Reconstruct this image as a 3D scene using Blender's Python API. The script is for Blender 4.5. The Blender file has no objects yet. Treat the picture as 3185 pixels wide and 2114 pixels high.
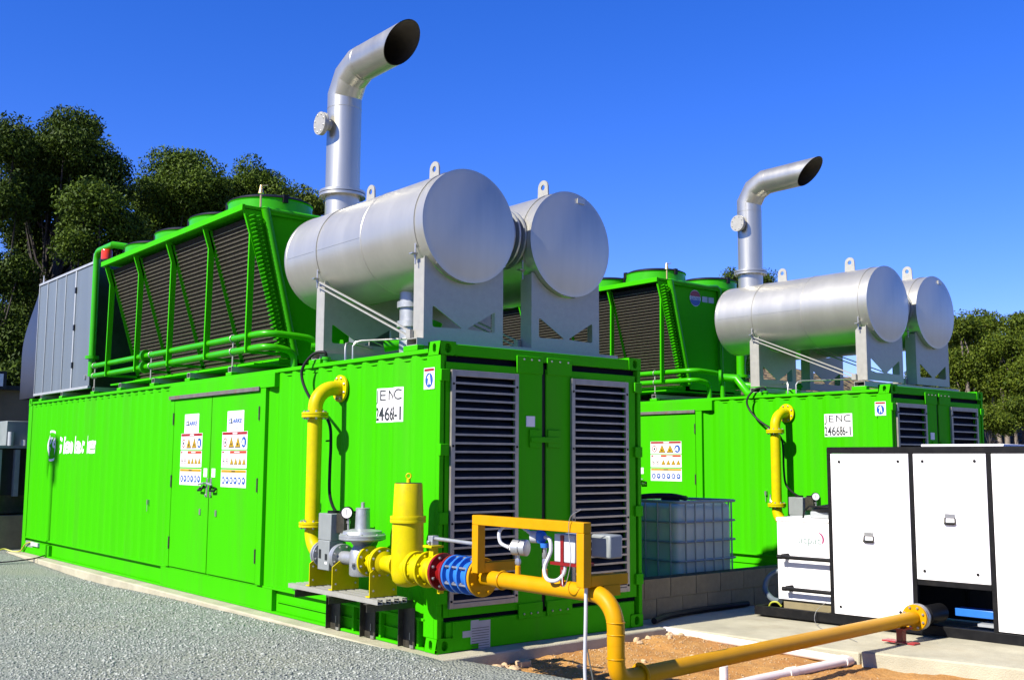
import bpy, bmesh, math, random
import numpy as np
from mathutils import Vector, Matrix
from mathutils.geometry import tessellate_polygon
PI = math.pi
sc = bpy.context.scene
COL = sc.collection
random.seed(7)
rng = np.random.default_rng(11)

# ------------------------------------------------------------------ camera
CAM = Vector((-5.196, -7.258, 1.587))
YAW, PITCH, ROLL = 0.6892, 0.1130, 0.005
fw = Vector((math.sin(YAW)*math.cos(PITCH), math.cos(YAW)*math.cos(PITCH), math.sin(PITCH)))
rt0 = Vector((math.cos(YAW), -math.sin(YAW), 0)); up0 = rt0.cross(fw)
rt = math.cos(ROLL)*rt0 + math.sin(ROLL)*up0
up = -math.sin(ROLL)*rt0 + math.cos(ROLL)*up0
cd = bpy.data.cameras.new('camera'); cam = bpy.data.objects.new('camera', cd); COL.objects.link(cam)
cam.matrix_world = Matrix(((rt.x, up.x, -fw.x, CAM.x), (rt.y, up.y, -fw.y, CAM.y), (rt.z, up.z, -fw.z, CAM.z), (0, 0, 0, 1)))
cd.sensor_width = 36.0; cd.lens = 36.0*3285/3185; cd.clip_start = 0.05; cd.clip_end = 3000
sc.camera = cam

# ------------------------------------------------------------------ sky and sun
EL = math.radians(39.5)
sun_to = Vector((-math.cos(EL), 0.030, math.sin(EL))).normalized()
w = bpy.data.worlds.new('World'); sc.world = w; w.use_nodes = True
nt = w.node_tree; nt.nodes.clear()
sky = nt.nodes.new('ShaderNodeTexSky'); sky.sky_type = 'NISHITA'; sky.sun_disc = False
sky.sun_elevation = EL; sky.sun_rotation = math.radians(270)
sky.air_density = 1.0; sky.dust_density = 0.0; sky.ozone_density = 3.0; sky.altitude = 300
hs = nt.nodes.new('ShaderNodeHueSaturation'); hs.inputs['Saturation'].default_value = 1.34; hs.inputs['Value'].default_value = 1.0
bg = nt.nodes.new('ShaderNodeBackground'); bg.inputs['Strength'].default_value = 0.100
wo = nt.nodes.new('ShaderNodeOutputWorld')
mul = nt.nodes.new('ShaderNodeMix'); mul.data_type = 'RGBA'; mul.blend_type = 'MULTIPLY'; mul.inputs[0].default_value = 1.0; mul.inputs[7].default_value = (0.56, 0.54, 1.0, 1)   # deep clear-day blue
nt.links.new(sky.outputs[0], hs.inputs['Color']); nt.links.new(hs.outputs[0], mul.inputs[6]); nt.links.new(mul.outputs[2], bg.inputs[0]); nt.links.new(bg.outputs[0], wo.inputs[0])
sd = bpy.data.lights.new('sun', 'SUN'); sd.energy = 5.0; sd.angle = math.radians(0.53); sd.color = (1.0, 0.95, 0.86)
so = bpy.data.objects.new('sun', sd); COL.objects.link(so); so.location = (-30, 0, 30)
so.rotation_euler = (-sun_to).to_track_quat('-Z', 'Y').to_euler()
sc.view_settings.view_transform = 'Standard'; sc.view_settings.look = 'None'
sc.view_settings.exposure = 1.12; sc.view_settings.gamma = 1.0; sc.view_settings.use_curve_mapping = False

# ------------------------------------------------------------------ materials
MATS = {}
def mat(name, col, rough=0.5, metal=0.0, var=0.06, scale=6.0, bump=0.0, bscale=60.0, spec=0.5, dirt=None, dirt_amt=0.0, dscale=3.0, coat=0.0, streak=False):
    m = bpy.data.materials.new(name); m.use_nodes = True; t = m.node_tree
    b = t.nodes['Principled BSDF']; L = t.links
    tc = t.nodes.new('ShaderNodeTexCoord'); src = tc.outputs['Object']
    if streak:
        mp = t.nodes.new('ShaderNodeMapping'); mp.inputs['Scale'].default_value = (1, 1, 0.12); L.new(src, mp.inputs[0]); s2 = mp.outputs[0]
    else: s2 = src
    n = t.nodes.new('ShaderNodeTexNoise'); n.inputs['Scale'].default_value = scale; n.inputs['Detail'].default_value = 6; n.inputs['Roughness'].default_value = 0.65
    L.new(s2, n.inputs['Vector'])
    r = t.nodes.new('ShaderNodeValToRGB')
    a = tuple(max(0, c*(1-var*2)) for c in col); c2 = tuple(min(1, c*(1+var*1.4)) for c in col)
    r.color_ramp.elements[0].position = 0.3; r.color_ramp.elements[1].position = 0.7
    r.color_ramp.elements[0].color = (*a, 1); r.color_ramp.elements[1].color = (*c2, 1)
    L.new(n.outputs['Fac'], r.inputs[0]); out = r.outputs[0]
    if dirt is not None:
        n2 = t.nodes.new('ShaderNodeTexNoise'); n2.inputs['Scale'].default_value = dscale; n2.inputs['Detail'].default_value = 9; n2.inputs['Roughness'].default_value = 0.72
        L.new(s2, n2.inputs['Vector'])
        mr = t.nodes.new('ShaderNodeMapRange'); mr.inputs[1].default_value = 0.52; mr.inputs[2].default_value = 0.72; mr.inputs[4].default_value = dirt_amt
        L.new(n2.outputs['Fac'], mr.inputs[0])
        mx = t.nodes.new('ShaderNodeMix'); mx.data_type = 'RGBA'; mx.inputs[7].default_value = (*dirt, 1)
        L.new(mr.outputs[0], mx.inputs[0]); L.new(out, mx.inputs[6]); out = mx.outputs[2]
    L.new(out, b.inputs['Base Color'])
    mr2 = t.nodes.new('ShaderNodeMapRange'); mr2.inputs[3].default_value = max(0.02, rough-0.07); mr2.inputs[4].default_value = min(1, rough+0.09)
    L.new(n.outputs['Fac'], mr2.inputs[0]); L.new(mr2.outputs[0], b.inputs['Roughness'])
    b.inputs['Metallic'].default_value = metal; b.inputs['Specular IOR Level'].default_value = spec
    if coat: b.inputs['Coat Weight'].default_value = coat; b.inputs['Coat Roughness'].default_value = 0.15
    if bump > 0:
        n3 = t.nodes.new('ShaderNodeTexNoise'); n3.inputs['Scale'].default_value = bscale; n3.inputs['Detail'].default_value = 5
        L.new(src, n3.inputs['Vector'])
        bp = t.nodes.new('ShaderNodeBump'); bp.inputs['Strength'].default_value = bump; bp.inputs['Distance'].default_value = 0.02
        L.new(n3.outputs['Fac'], bp.inputs['Height']); L.new(bp.outputs[0], b.inputs['Normal'])
    MATS[name] = m
    return m
G = (0.032, 0.335, 0.0002)
mat('green_paint', G, 0.55, spec=0.05, var=0.025, scale=2.5, dirt=(0.055, 0.20, 0.015), dirt_amt=0.38, dscale=1.3, bump=0.05, bscale=14, streak=True)
mat('green_pipe_paint', (0.028, 0.285, 0.0003), 0.30, spec=0.22, var=0.03)
mat('yellow_paint', (0.45, 0.37, 0.0), 0.40, spec=0.13, var=0.04, scale=9, dirt=(0.25, 0.17, 0.02), dirt_amt=0.40, dscale=8)
mat('amber_paint', (0.45, 0.215, 0.0005), 0.42, spec=0.12, var=0.06, scale=7, dirt=(0.20, 0.11, 0.02), dirt_amt=0.25, dscale=7)
mat('silver_paint', (0.47, 0.455, 0.39), 0.38, 0.70, var=0.045, scale=3, dirt=(0.37, 0.355, 0.30), dirt_amt=0.28, dscale=2.4, bump=0.04, bscale=5, streak=True)
mat('stack_metal', (0.48, 0.46, 0.385), 0.36, 0.82, var=0.05, scale=4, dirt=(0.42, 0.38, 0.30), dirt_amt=0.3, dscale=3, streak=True)
mat('soot_metal', (0.075, 0.062, 0.045), 0.75, 0.25, var=0.15, scale=5)
mat('galvanised', (0.32, 0.31, 0.265), 0.45, 0.30, var=0.04, scale=16, dirt=(0.24, 0.24, 0.22), dirt_amt=0.25, dscale=6)
mat('grey_panel', (0.125, 0.15, 0.165), 0.48, 0.25, var=0.05, scale=3, dirt=(0.085, 0.10, 0.11), dirt_amt=0.3, dscale=2, streak=True)
mat('white_trim', (0.32, 0.335, 0.335), 0.45, 0.2, var=0.05)
mat('dark_sheet', (0.07, 0.066, 0.06), 0.30, 0.75, var=0.12, scale=4)
mat('white_paint', (0.72, 0.70, 0.69), 0.40, var=0.012, scale=3, dirt=(0.66, 0.62, 0.57), dirt_amt=0.18, dscale=2.2, streak=True)
mat('black_paint', (0.0055, 0.0055, 0.006), 0.5, spec=0.14, var=0.2, scale=9, dirt=(0.03, 0.026, 0.02), dirt_amt=0.35, dscale=7)
mat('rubber', (0.005, 0.005, 0.0055), 0.5, spec=0.2, var=0.1)
mat('dark_steel', (0.055, 0.05, 0.036), 0.42, 0.55, var=0.12, scale=12, dirt=(0.2, 0.17, 0.12), dirt_amt=0.3, dscale=10)
mat('cast_aluminium', (0.33, 0.34, 0.34), 0.42, 0.55, var=0.06, scale=14, bump=0.05, bscale=120)
mat('actuator_grey', (0.20, 0.215, 0.205), 0.5, 0.15, var=0.04)
mat('bolt_zinc', (0.42, 0.41, 0.38), 0.35, 0.8, var=0.1)
mat('red_paint', (0.17, 0.004, 0.004), 0.28, var=0.06)
mat('bright_red_paint', (0.27, 0.012, 0.018), 0.4, var=0.06)
mat('blue_paint', (0.02, 0.13, 0.46), 0.3, var=0.05)
mat('beacon_red', (0.60, 0.035, 0.005), 0.12, var=0.1)
mat('coil_dark', (0.026, 0.022, 0.015), 0.8, spec=0.1, var=0.2, scale=30)
mat('fin_edge', (0.24, 0.215, 0.17), 0.5, 0.4, var=0.15, scale=20)
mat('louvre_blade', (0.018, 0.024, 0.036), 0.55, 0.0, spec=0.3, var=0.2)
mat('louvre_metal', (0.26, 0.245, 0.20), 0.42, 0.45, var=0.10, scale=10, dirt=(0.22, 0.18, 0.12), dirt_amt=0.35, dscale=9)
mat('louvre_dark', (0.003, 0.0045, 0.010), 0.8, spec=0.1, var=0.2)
mat('sign_white', (0.62, 0.60, 0.58), 0.4, var=0.01)
mat('sign_red', (0.24, 0.006, 0.006), 0.4, var=0.02)
mat('sign_orange', (0.36, 0.04, 0.006), 0.4, var=0.02)
mat('sign_yellow', (0.34, 0.205, 0.002), 0.4, var=0.02)
mat('sign_blue', (0.010, 0.065, 0.27), 0.4, var=0.02)
mat('sign_black', (0.008, 0.014, 0.014), 0.5, var=0.02)
mat('ink_teal', (0.13, 0.19, 0.17), 0.5, var=0.02)
mat('ink_pink', (0.25, 0.02, 0.09), 0.5, var=0.02)
mat('rust_strip', (0.13, 0.12, 0.105), 0.6, 0.3, var=0.1, scale=10, dirt=(0.17, 0.06, 0.02), dirt_amt=0.8, dscale=6)
mat('conduit_white', (0.42, 0.43, 0.44), 0.4, var=0.03)
mat('pvc_white', (0.62, 0.54, 0.50), 0.3, var=0.02, dirt=(0.55, 0.36, 0.2), dirt_amt=0.2, dscale=5)
mat('ibc_plastic', (0.57, 0.57, 0.40), 0.35, var=0.04, scale=3)
mat('cable_yellow', (0.33, 0.34, 0.03), 0.5, var=0.05)
mat('brass', (0.55, 0.40, 0.16), 0.35, 0.8, var=0.1)
mat('copper', (0.45, 0.20, 0.12), 0.4, 0.6, var=0.1)
mat('lamp_glass', (0.55, 0.56, 0.55), 0.2, var=0.02)
mat('bark', (0.17, 0.14, 0.11), 0.85, var=0.25, scale=4, dirt=(0.06, 0.045, 0.033), dirt_amt=0.8, dscale=3, bump=0.4, bscale=14)
mat('dark_bark', (0.035, 0.028, 0.022), 0.9, var=0.3, scale=4, bump=0.4, bscale=14)
mat('building_wall', (0.095, 0.076, 0.046), 0.8, var=0.12, scale=2, bump=0.1, bscale=20)
mat('transformer_grey', (0.19, 0.215, 0.205), 0.5, 0.1, var=0.06)
mat('dark_box', (0.018, 0.02, 0.02), 0.5, spec=0.2, var=0.1)

def mat_concrete(name, col, col2, sc1=2.0, stain=(0.3, 0.22, 0.12), amt=0.35):
    m = mat(name, col, 0.85, var=0.10, scale=sc1, dirt=stain, dirt_amt=amt, dscale=1.6, bump=0.35, bscale=90, spec=0.25)
    return m
mat_concrete('slab_concrete', (0.335, 0.31, 0.22), None, 2.5, (0.24, 0.20, 0.12), 0.45)
mat_concrete('block_concrete', (0.20, 0.165, 0.09), None, 5.0, (0.125, 0.10, 0.058), 0.5)

def leafmat(name, c1, c2):
    m = bpy.data.materials.new(name); m.use_nodes = True; t = m.node_tree; b = t.nodes['Principled BSDF']; L = t.links
    oi = t.nodes.new('ShaderNodeNewGeometry'); r = t.nodes.new('ShaderNodeValToRGB')
    r.color_ramp.elements[0].color = (*c1, 1); r.color_ramp.elements[1].color = (*c2, 1)
    L.new(oi.outputs['Random Per Island'], r.inputs[0]); L.new(r.outputs[0], b.inputs['Base Color'])
    b.inputs['Roughness'].default_value = 0.6; b.inputs['Specular IOR Level'].default_value = 0.12
    tr = t.nodes.new('ShaderNodeBsdfTranslucent'); L.new(r.outputs[0], tr.inputs['Color'])
    mx = t.nodes.new('ShaderNodeMixShader'); mx.inputs[0].default_value = 0.16
    o = t.nodes['Material Output']; L.new(b.outputs[0], mx.inputs[1]); L.new(tr.outputs[0], mx.inputs[2]); L.new(mx.outputs[0], o.inputs['Surface'])
    MATS[name] = m
leafmat('leaf_dark', (0.010, 0.024, 0.002), (0.062, 0.098, 0.008))
leafmat('leaf_olive', (0.014, 0.034, 0.002), (0.080, 0.124, 0.008))
leafmat('leaf_bright', (0.022, 0.044, 0.002), (0.098, 0.128, 0.010))

def groundmat(name, cols, vscale, bump, nscale=1.2, warm=None, amt=0.5, dist=0.02):
    m = bpy.data.materials.new(name); m.use_nodes = True; t = m.node_tree; b = t.nodes['Principled BSDF']; L = t.links
    tc = t.nodes.new('ShaderNodeTexCoord')
    v = t.nodes.new('ShaderNodeTexVoronoi'); v.inputs['Scale'].default_value = vscale; L.new(tc.outputs['Object'], v.inputs['Vector'])
    r = t.nodes.new('ShaderNodeValToRGB'); e = r.color_ramp.elements
    e[0].color = (*cols[0], 1); e[1].color = (*cols[-1], 1)
    for i, c in enumerate(cols[1:-1]): k = e.new((i+1)/(len(cols)-1)); k.color = (*c, 1)
    L.new(v.outputs['Color'], r.inputs[0])
    n = t.nodes.new('ShaderNodeTexNoise'); n.inputs['Scale'].default_value = nscale; n.inputs['Detail'].default_value = 8; L.new(tc.outputs['Object'], n.inputs['Vector'])
    mr = t.nodes.new('ShaderNodeMapRange'); mr.inputs[1].default_value = 0.45; mr.inputs[2].default_value = 0.7; mr.inputs[4].default_value = amt; L.new(n.outputs['Fac'], mr.inputs[0])
    mx = t.nodes.new('ShaderNodeMix'); mx.data_type = 'RGBA'; mx.inputs[7].default_value = (*(warm or cols[0]), 1)
    L.new(mr.outputs[0], mx.inputs[0]); L.new(r.outputs[0], mx.inputs[6]); L.new(mx.outputs[2], b.inputs['Base Color'])
    n2 = t.nodes.new('ShaderNodeTexNoise'); n2.inputs['Scale'].default_value = vscale*0.6; n2.inputs['Detail'].default_value = 8; L.new(tc.outputs['Object'], n2.inputs['Vector'])
    ad = t.nodes.new('ShaderNodeMath'); ad.operation = 'SUBTRACT'; L.new(n2.outputs['Fac'], ad.inputs[0]); L.new(v.outputs['Distance'], ad.inputs[1])
    bp = t.nodes.new('ShaderNodeBump'); bp.inputs['Strength'].default_value = bump; bp.inputs['Distance'].default_value = dist
    L.new(ad.outputs[0], bp.inputs['Height']); L.new(bp.outputs[0], b.inputs['Normal'])
    b.inputs['Roughness'].default_value = 0.9; b.inputs['Specular IOR Level'].default_value = 0.2
    MATS[name] = m
groundmat('gravel', [(0.115, 0.127, 0.11), (0.19, 0.207, 0.18), (0.29, 0.305, 0.265)], 46, 0.9, 0.7, (0.225, 0.225, 0.165), 0.6)
groundmat('sand', [(0.30, 0.150, 0.040), (0.345, 0.180, 0.052), (0.40, 0.225, 0.080)], 60, 0.5, 2.2, (0.25, 0.098, 0.022), 0.65, 0.012)
groundmat('dry_earth', [(0.10, 0.07, 0.04), (0.15, 0.11, 0.062), (0.115, 0.098, 0.05)], 3.0, 1.0, 0.25, (0.055, 0.052, 0.022), 0.7, 0.3)
groundmat('dry_ground', [(0.12, 0.092, 0.055), (0.16, 0.125, 0.08), (0.19, 0.15, 0.10)], 3.0, 0.6, 0.25, (0.11, 0.095, 0.05), 0.6, 0.1)
def stonemat(name, c1, c2):
    m = bpy.data.materials.new(name); m.use_nodes = True; t = m.node_tree; b = t.nodes['Principled BSDF']; L = t.links
    g = t.nodes.new('ShaderNodeNewGeometry'); r = t.nodes.new('ShaderNodeValToRGB'); r.color_ramp.elements[0].color = (*c1, 1); r.color_ramp.elements[1].color = (*c2, 1)
    L.new(g.outputs['Random Per Island'], r.inputs[0]); L.new(r.outputs[0], b.inputs['Base Color']); b.inputs['Roughness'].default_value = 0.85; b.inputs['Specular IOR Level'].default_value = 0.25
    MATS[name] = m
stonemat('stone_grey', (0.135, 0.150, 0.130), (0.36, 0.375, 0.325))
stonemat('clod', (0.30, 0.17, 0.065), (0.42, 0.30, 0.17))

# ------------------------------------------------------------------ mesh building
class MB:
    def __init__(s): s.v = []; s.f = []
    def add(s, vs, fs):
        o = len(s.v); s.v += [tuple(p) for p in vs]; s.f += [tuple(i+o for i in q) for q in fs]
    def box(s, x0, x1, y0, y1, z0, z1):
        s.add([(x0,y0,z0),(x1,y0,z0),(x1,y1,z0),(x0,y1,z0),(x0,y0,z1),(x1,y0,z1),(x1,y1,z1),(x0,y1,z1)],
              [(0,3,2,1),(4,5,6,7),(0,1,5,4),(1,2,6,5),(2,3,7,6),(3,0,4,7)]); return s
    def hexa(s, p):   # 8 corner points, bottom 4 then top 4
        s.add(p, [(0,3,2,1),(4,5,6,7),(0,1,5,4),(1,2,6,5),(2,3,7,6),(3,0,4,7)]); return s
    def bar(s, p0, p1, wx, wy, ref=(0,0,1)):
        p0, p1 = Vector(p0), Vector(p1); d = (p1-p0).normalized(); r = Vector(ref)
        if abs(d.dot(r)) > 0.98: r = Vector((0,1,0))
        a = d.cross(r).normalized()*wx/2; b = d.cross(a).normalized()*wy/2
        s.hexa([p0-a-b, p0+a-b, p0+a+b, p0-a+b, p1-a-b, p1+a-b, p1+a+b, p1-a+b]); return s
    def tube(s, pts, r, n=14, cap=True, mitre=False, radii=None):
        pts = [Vector(p) for p in pts]; k = len(pts); T = []
        for i in range(k):
            if i == 0: T.append((pts[1]-pts[0]).normalized())
            elif i == k-1: T.append((pts[-1]-pts[-2]).normalized())
            else: T.append(((pts[i]-pts[i-1]).normalized()+(pts[i+1]-pts[i]).normalized()).normalized())
        ref = Vector((0,0,1)) if abs(T[0].z) < 0.9 else Vector((0,1,0))
        d0 = (pts[1]-pts[0]).normalized(); a = d0.cross(ref).normalized(); b = a.cross(d0).normalized()
        o = len(s.v); prev = d0
        for i in range(k):
            if i < k-1:
                d = (pts[i+1]-pts[i]).normalized()
            else: d = prev
            if i > 0:
                q = prev.rotation_difference(d); 
            rr = radii[i] if radii else r
            ring = [pts[i]+(a*math.cos(2*PI*j/n)+b*math.sin(2*PI*j/n))*rr for j in range(n)]
            if 0 < i < k-1 or True:
                nn = T[i]
                ring = [p - prev*((p-pts[i]).dot(nn)/max(0.2, prev.dot(nn))) for p in ring] if i > 0 else ring
            s.v += [tuple(p) for p in ring]
            if i > 0: a = q @ a; b = q @ b
            prev = d
        for i in range(k-1):
            for j in range(n):
                j2 = (j+1) % n; s.f.append((o+i*n+j, o+i*n+j2, o+(i+1)*n+j2, o+(i+1)*n+j))
        if cap:
            s.f.append(tuple(o+j for j in reversed(range(n)))); s.f.append(tuple(o+(k-1)*n+j for j in range(n)))
        return s
    def lathe(s, org, axis, prof, n=32, cap=True):   # prof: (radius, distance along the axis)
        org = Vector(org); d = Vector(axis).normalized(); ref = Vector((0,0,1)) if abs(d.z) < 0.9 else Vector((1,0,0))
        a = d.cross(ref).normalized(); b = a.cross(d).normalized(); o = len(s.v)
        for (r, t) in prof:
            for j in range(n):
                an = 2*PI*(j+0.5)/n; s.v.append(tuple(org+d*t+(a*math.cos(an)+b*math.sin(an))*r))
        for i in range(len(prof)-1):
            for j in range(n):
                j2 = (j+1) % n; s.f.append((o+i*n+j, o+i*n+j2, o+(i+1)*n+j2, o+(i+1)*n+j))
        if cap:
            s.f.append(tuple(o+j for j in reversed(range(n)))); s.f.append(tuple(o+(len(prof)-1)*n+j for j in range(n)))
        return s
    def cyl(s, p0, p1, r, n=16): return s.tube([p0, p1], r, n)
    def torus(s, c, axis, R, r, n=24, m=8, a0=0, a1=2*PI):
        c = Vector(c); d = Vector(axis).normalized(); ref = Vector((0,0,1)) if abs(d.z) < 0.9 else Vector((1,0,0))
        a = d.cross(ref).normalized(); b = d.cross(a).normalized(); full = abs(a1-a0-2*PI) < 1e-6
        pts = [c+(a*math.cos(t)+b*math.sin(t))*R for t in [a0+(a1-a0)*i/n for i in range(n+1)]]
        o = len(s.v)
        for i in range(n+1):
            t = a0+(a1-a0)*i/n; e = a*math.cos(t)+b*math.sin(t)
            for j in range(m): s.v.append(tuple(pts[i]+(e*math.cos(2*PI*j/m)+d*math.sin(2*PI*j/m))*r))
        for i in range(n):
            for j in range(m):
                j2 = (j+1) % m; s.f.append((o+i*m+j, o+(i+1)*m+j, o+(i+1)*m+j2, o+i*m+j2))
        return s
    def plate(s, loops, org, u, v, th):   # flat plate from 2D loops (outer, holes...), thickness along -(u x v)
        org, u, v = Vector(org), Vector(u), Vector(v); nrm = u.cross(v).normalized()
        tri = tessellate_polygon([[Vector((p[0], p[1], 0)) for p in lp] for lp in loops])
        flat = [p for lp in loops for p in lp]; k = len(flat)
        fr = [org+u*p[0]+v*p[1] for p in flat]; bk = [p-nrm*th for p in fr]
        fs = []
        for t in tri:
            p = [flat[i] for i in t]; ar = (p[1][0]-p[0][0])*(p[2][1]-p[0][1])-(p[2][0]-p[0][0])*(p[1][1]-p[0][1])
            t = tuple(t) if ar > 0 else tuple(reversed(t))
            fs.append(t); fs.append(tuple(i+k for i in reversed(t)))
        o = 0
        for lp in loops:
            m = len(lp)
            for i in range(m):
                j = (i+1) % m; fs.append((o+i, o+i+k, o+j+k, o+j))
            o += m
        s.add(fr+bk, fs); return s
    def holed(s, org, u, v, w, h, hole, depth):   # rect face w x h centred at org with a sunk hole
        org, u, v = Vector(org), Vector(u), Vector(v); nrm = u.cross(v).normalized(); k = len(hole); vs = []; fs = []
        for (x, y) in hole:
            sc_ = min((w/2)/abs(x) if abs(x) > 1e-9 else 1e9, (h/2)/abs(y) if abs(y) > 1e-9 else 1e9)
            vs.append(org+u*x*sc_+v*y*sc_)
        for (x, y) in hole: vs.append(org+u*x+v*y)
        for (x, y) in hole: vs.append(org+u*x+v*y-nrm*depth)
        for i in range(k):
            j = (i+1) % k; fs.append((i, j, j+k, i+k)); fs.append((i+k, j+k, j+2*k, i+2*k))
        fs.append(tuple(range(2*k, 3*k)))
        s.add(vs, fs); return s
    def mesh(s, name, off=(0,0,0), smooth=35, m=None):
        me = bpy.data.meshes.new(name)
        me.from_pydata([(p[0]-off[0], p[1]-off[1], p[2]-off[2]) for p in s.v], [], s.f)
        if smooth:
            me.shade_smooth()
            bm = bmesh.new(); bm.from_mesh(me); bmesh.ops.recalc_face_normals(bm, faces=bm.faces); bm.to_mesh(me); bm.free()
            me.set_sharp_from_angle(angle=math.radians(smooth))
        if m: me.materials.append(MATS[m])
        return me
    def build(s, name, m, parent=None, smooth=35, bevel=0.0, kind=None, label=None):
        off = wloc(parent) if parent is not None else (0,0,0)
        o = bpy.data.objects.new(name, s.mesh(name, off, smooth, m)); COL.objects.link(o)
        if parent is not None: o.parent = parent
        if bevel:
            md = o.modifiers.new('bevel', 'BEVEL'); md.width = bevel; md.segments = 2; md.limit_method = 'ANGLE'; md.angle_limit = math.radians(40)
        if kind: o['kind'] = kind
        if label: o['label'] = label
        return o
WL = {}
def wloc(o):
    while o.parent is not None: o = o.parent
    return WL.get(o.name, (0,0,0))
def tag(o, label, cat, group=None):
    o['label'] = label; o['category'] = cat; o['kind'] = o.get('kind', 'thing')
    if group: o['group'] = group
    return o
def thing(name, label, cat, loc=(0,0,0), group=None):
    o = bpy.data.objects.new(name, None); COL.objects.link(o); o.location = loc; o.empty_display_size = 0.2
    WL[o.name] = tuple(loc); return tag(o, label, cat, group)
def struct(name, mb, m, **k):
    o = mb.build(name, m, None, **k); o['kind'] = o.get('kind', 'structure'); return o
def inst(name, me, pos, parent, rot=None, scale=None):
    o = bpy.data.objects.new(name, me); COL.objects.link(o); o.parent = parent
    b = wloc(parent); o.location = (pos[0]-b[0], pos[1]-b[1], pos[2]-b[2])
    if rot is not None: o.rotation_euler = rot
    if scale is not None: o.scale = scale
    return o
def copy_tree(o, parent=None, skip=()):
    c = o.copy(); COL.objects.link(c); c.parent = parent
    for ch in list(o.children):
        if ch.name.split('.')[0] not in skip and ch.get('tagid') not in skip: copy_tree(ch, c, skip)
    return c
def circ(r, n=24, c=(0,0), a0=0.0): return [(c[0]+r*math.cos(a0+2*PI*i/n), c[1]+r*math.sin(a0+2*PI*i/n)) for i in range(n)]
def oval(w_, h_, n=20):
    p = []
    for i in range(n):
        a = 2*PI*i/n+0.01; x = w_/2*math.cos(a); y = w_/2*math.sin(a); y += (h_-w_)/2*(1 if y > 0 else -1); p.append((x, y))
    return p
def rr(cx, cy, w_, h_): return [(cx-w_/2, cy-h_/2), (cx+w_/2, cy-h_/2), (cx+w_/2, cy+h_/2), (cx-w_/2, cy+h_/2)]
def rtri(pts, r=0.02, k=4):   # rounded polygon
    out = []; n = len(pts)
    for i in range(n):
        p = Vector(pts[i]); a = (Vector(pts[i-1])-p); b = (Vector(pts[(i+1) % n])-p)
        a = p+a.normalized()*min(r, a.length/2.5); b = p+b.normalized()*min(r, b.length/2.5)
        for j in range(k+1):
            t = j/k; q = a*(1-t)**2+p*2*t*(1-t)+b*t*t; out.append((q.x, q.y))
    return out
def arc(c, r, a0, a1, n, f): return [f(c[0]+r*math.cos(a0+(a1-a0)*i/n), c[1]+r*math.sin(a0+(a1-a0)*i/n)) for i in range(n+1)]

def text2d(s, size=1.0, shear=0.0, bold=0.0, spacing=1.0):
    cu = bpy.data.curves.new('t', 'FONT'); cu.body = s; cu.size = size; cu.shear = shear; cu.offset = bold; cu.space_character = spacing; cu.resolution_u = 3
    ob = bpy.data.objects.new('t', cu); COL.objects.link(ob)
    dg = bpy.context.evaluated_depsgraph_get(); dg.update(); me = bpy.data.meshes.new_from_object(ob.evaluated_get(dg))
    vs = [(v.co.x, v.co.y) for v in me.vertices]; fs = [tuple(p.vertices) for p in me.polygons]
    bpy.data.objects.remove(ob); bpy.data.curves.remove(cu); bpy.data.meshes.remove(me)
    xs = [v[0] for v in vs]; ys = [v[1] for v in vs]; x0, x1, y0, y1 = min(xs), max(xs), min(ys), max(ys)
    return [((x-x0)/(x1-x0), (y-y0)/(y1-y0)) for x, y in vs], fs     # unit box

# ================================================================== terrain
def smooth01(a, b, x): t = np.clip((x-a)/(b-a), 0, 1); return t*t*(3-2*t)
def fbm(x, y, f=1.0, o=4, seed=0):
    r = np.zeros_like(x); a = 1.0; rs = np.random.default_rng(seed)
    for _ in range(o):
        p = rs.uniform(0, 6.28, 6); th = rs.uniform(0, 6.28, 3)
        for q in range(3): r += a*np.sin(f*(x*np.cos(th[q])+y*np.sin(th[q]))*(1+.3*q)+p[q]+1.3*np.sin(f*.7*(y*np.cos(th[q])-x*np.sin(th[q]))+p[q+3]))/3
        a *= .5; f *= 2.1
    return r
def grid(x0, x1, y0, y1, nx, ny, hf):
    X, Y = np.meshgrid(np.linspace(x0, x1, nx), np.linspace(y0, y1, ny)); Z = hf(X, Y)
    v = np.stack([X.ravel(), Y.ravel(), Z.ravel()], 1)
    i = np.arange(nx-1)[None]+np.arange(ny-1)[:, None]*nx; i = i.ravel()
    mb = MB(); mb.v = [tuple(p) for p in v.tolist()]; mb.f = [tuple(q) for q in np.stack([i, i+1, i+nx+1, i+nx], 1).tolist()]
    return mb
# ground: one sheet out to the horizon
mb = MB(); mb.add([(-900,-900,-0.30),(900,-900,-0.30),(900,900,-0.30),(-900,900,-0.30)], [(0,1,2,3)])
struct('ground', mb, 'dry_ground', smooth=0)
def gravel_h(x, y):
    base = -0.05 + 0.045*np.exp(-((y-0.2)/2.4)**2) - 0.065*np.exp(-((y-8.0)/2.6)**2)*np.exp(-((x+0.17)/1.8)**2) + 0.03*smooth01(10.5, 12.5, y)
    return base + 0.010*fbm(x, y, 1.1, 4, 3)
def gravel_full(x, y):   # dips under the sand in front of the slab
    return gravel_h(x, y) - 0.30*smooth01(-0.05, 0.75, x + 0.25*(y+0.2))*smooth01(0.2, -0.4, y)
struct('gravel_yard', grid(-16, 3.4, -14, 40, 150, 300, lambda X, Y: np.where((X > -0.1) & (Y > -0.1) & (Y < 12.4), -0.25, gravel_full(X, Y))), 'gravel', smooth=60)
struct('rear_yard', grid(3.0, 40, -12, 40, 40, 40, lambda X, Y: -0.16+0.01*fbm(X, Y, .8, 3, 9)), 'gravel', smooth=60)
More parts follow.
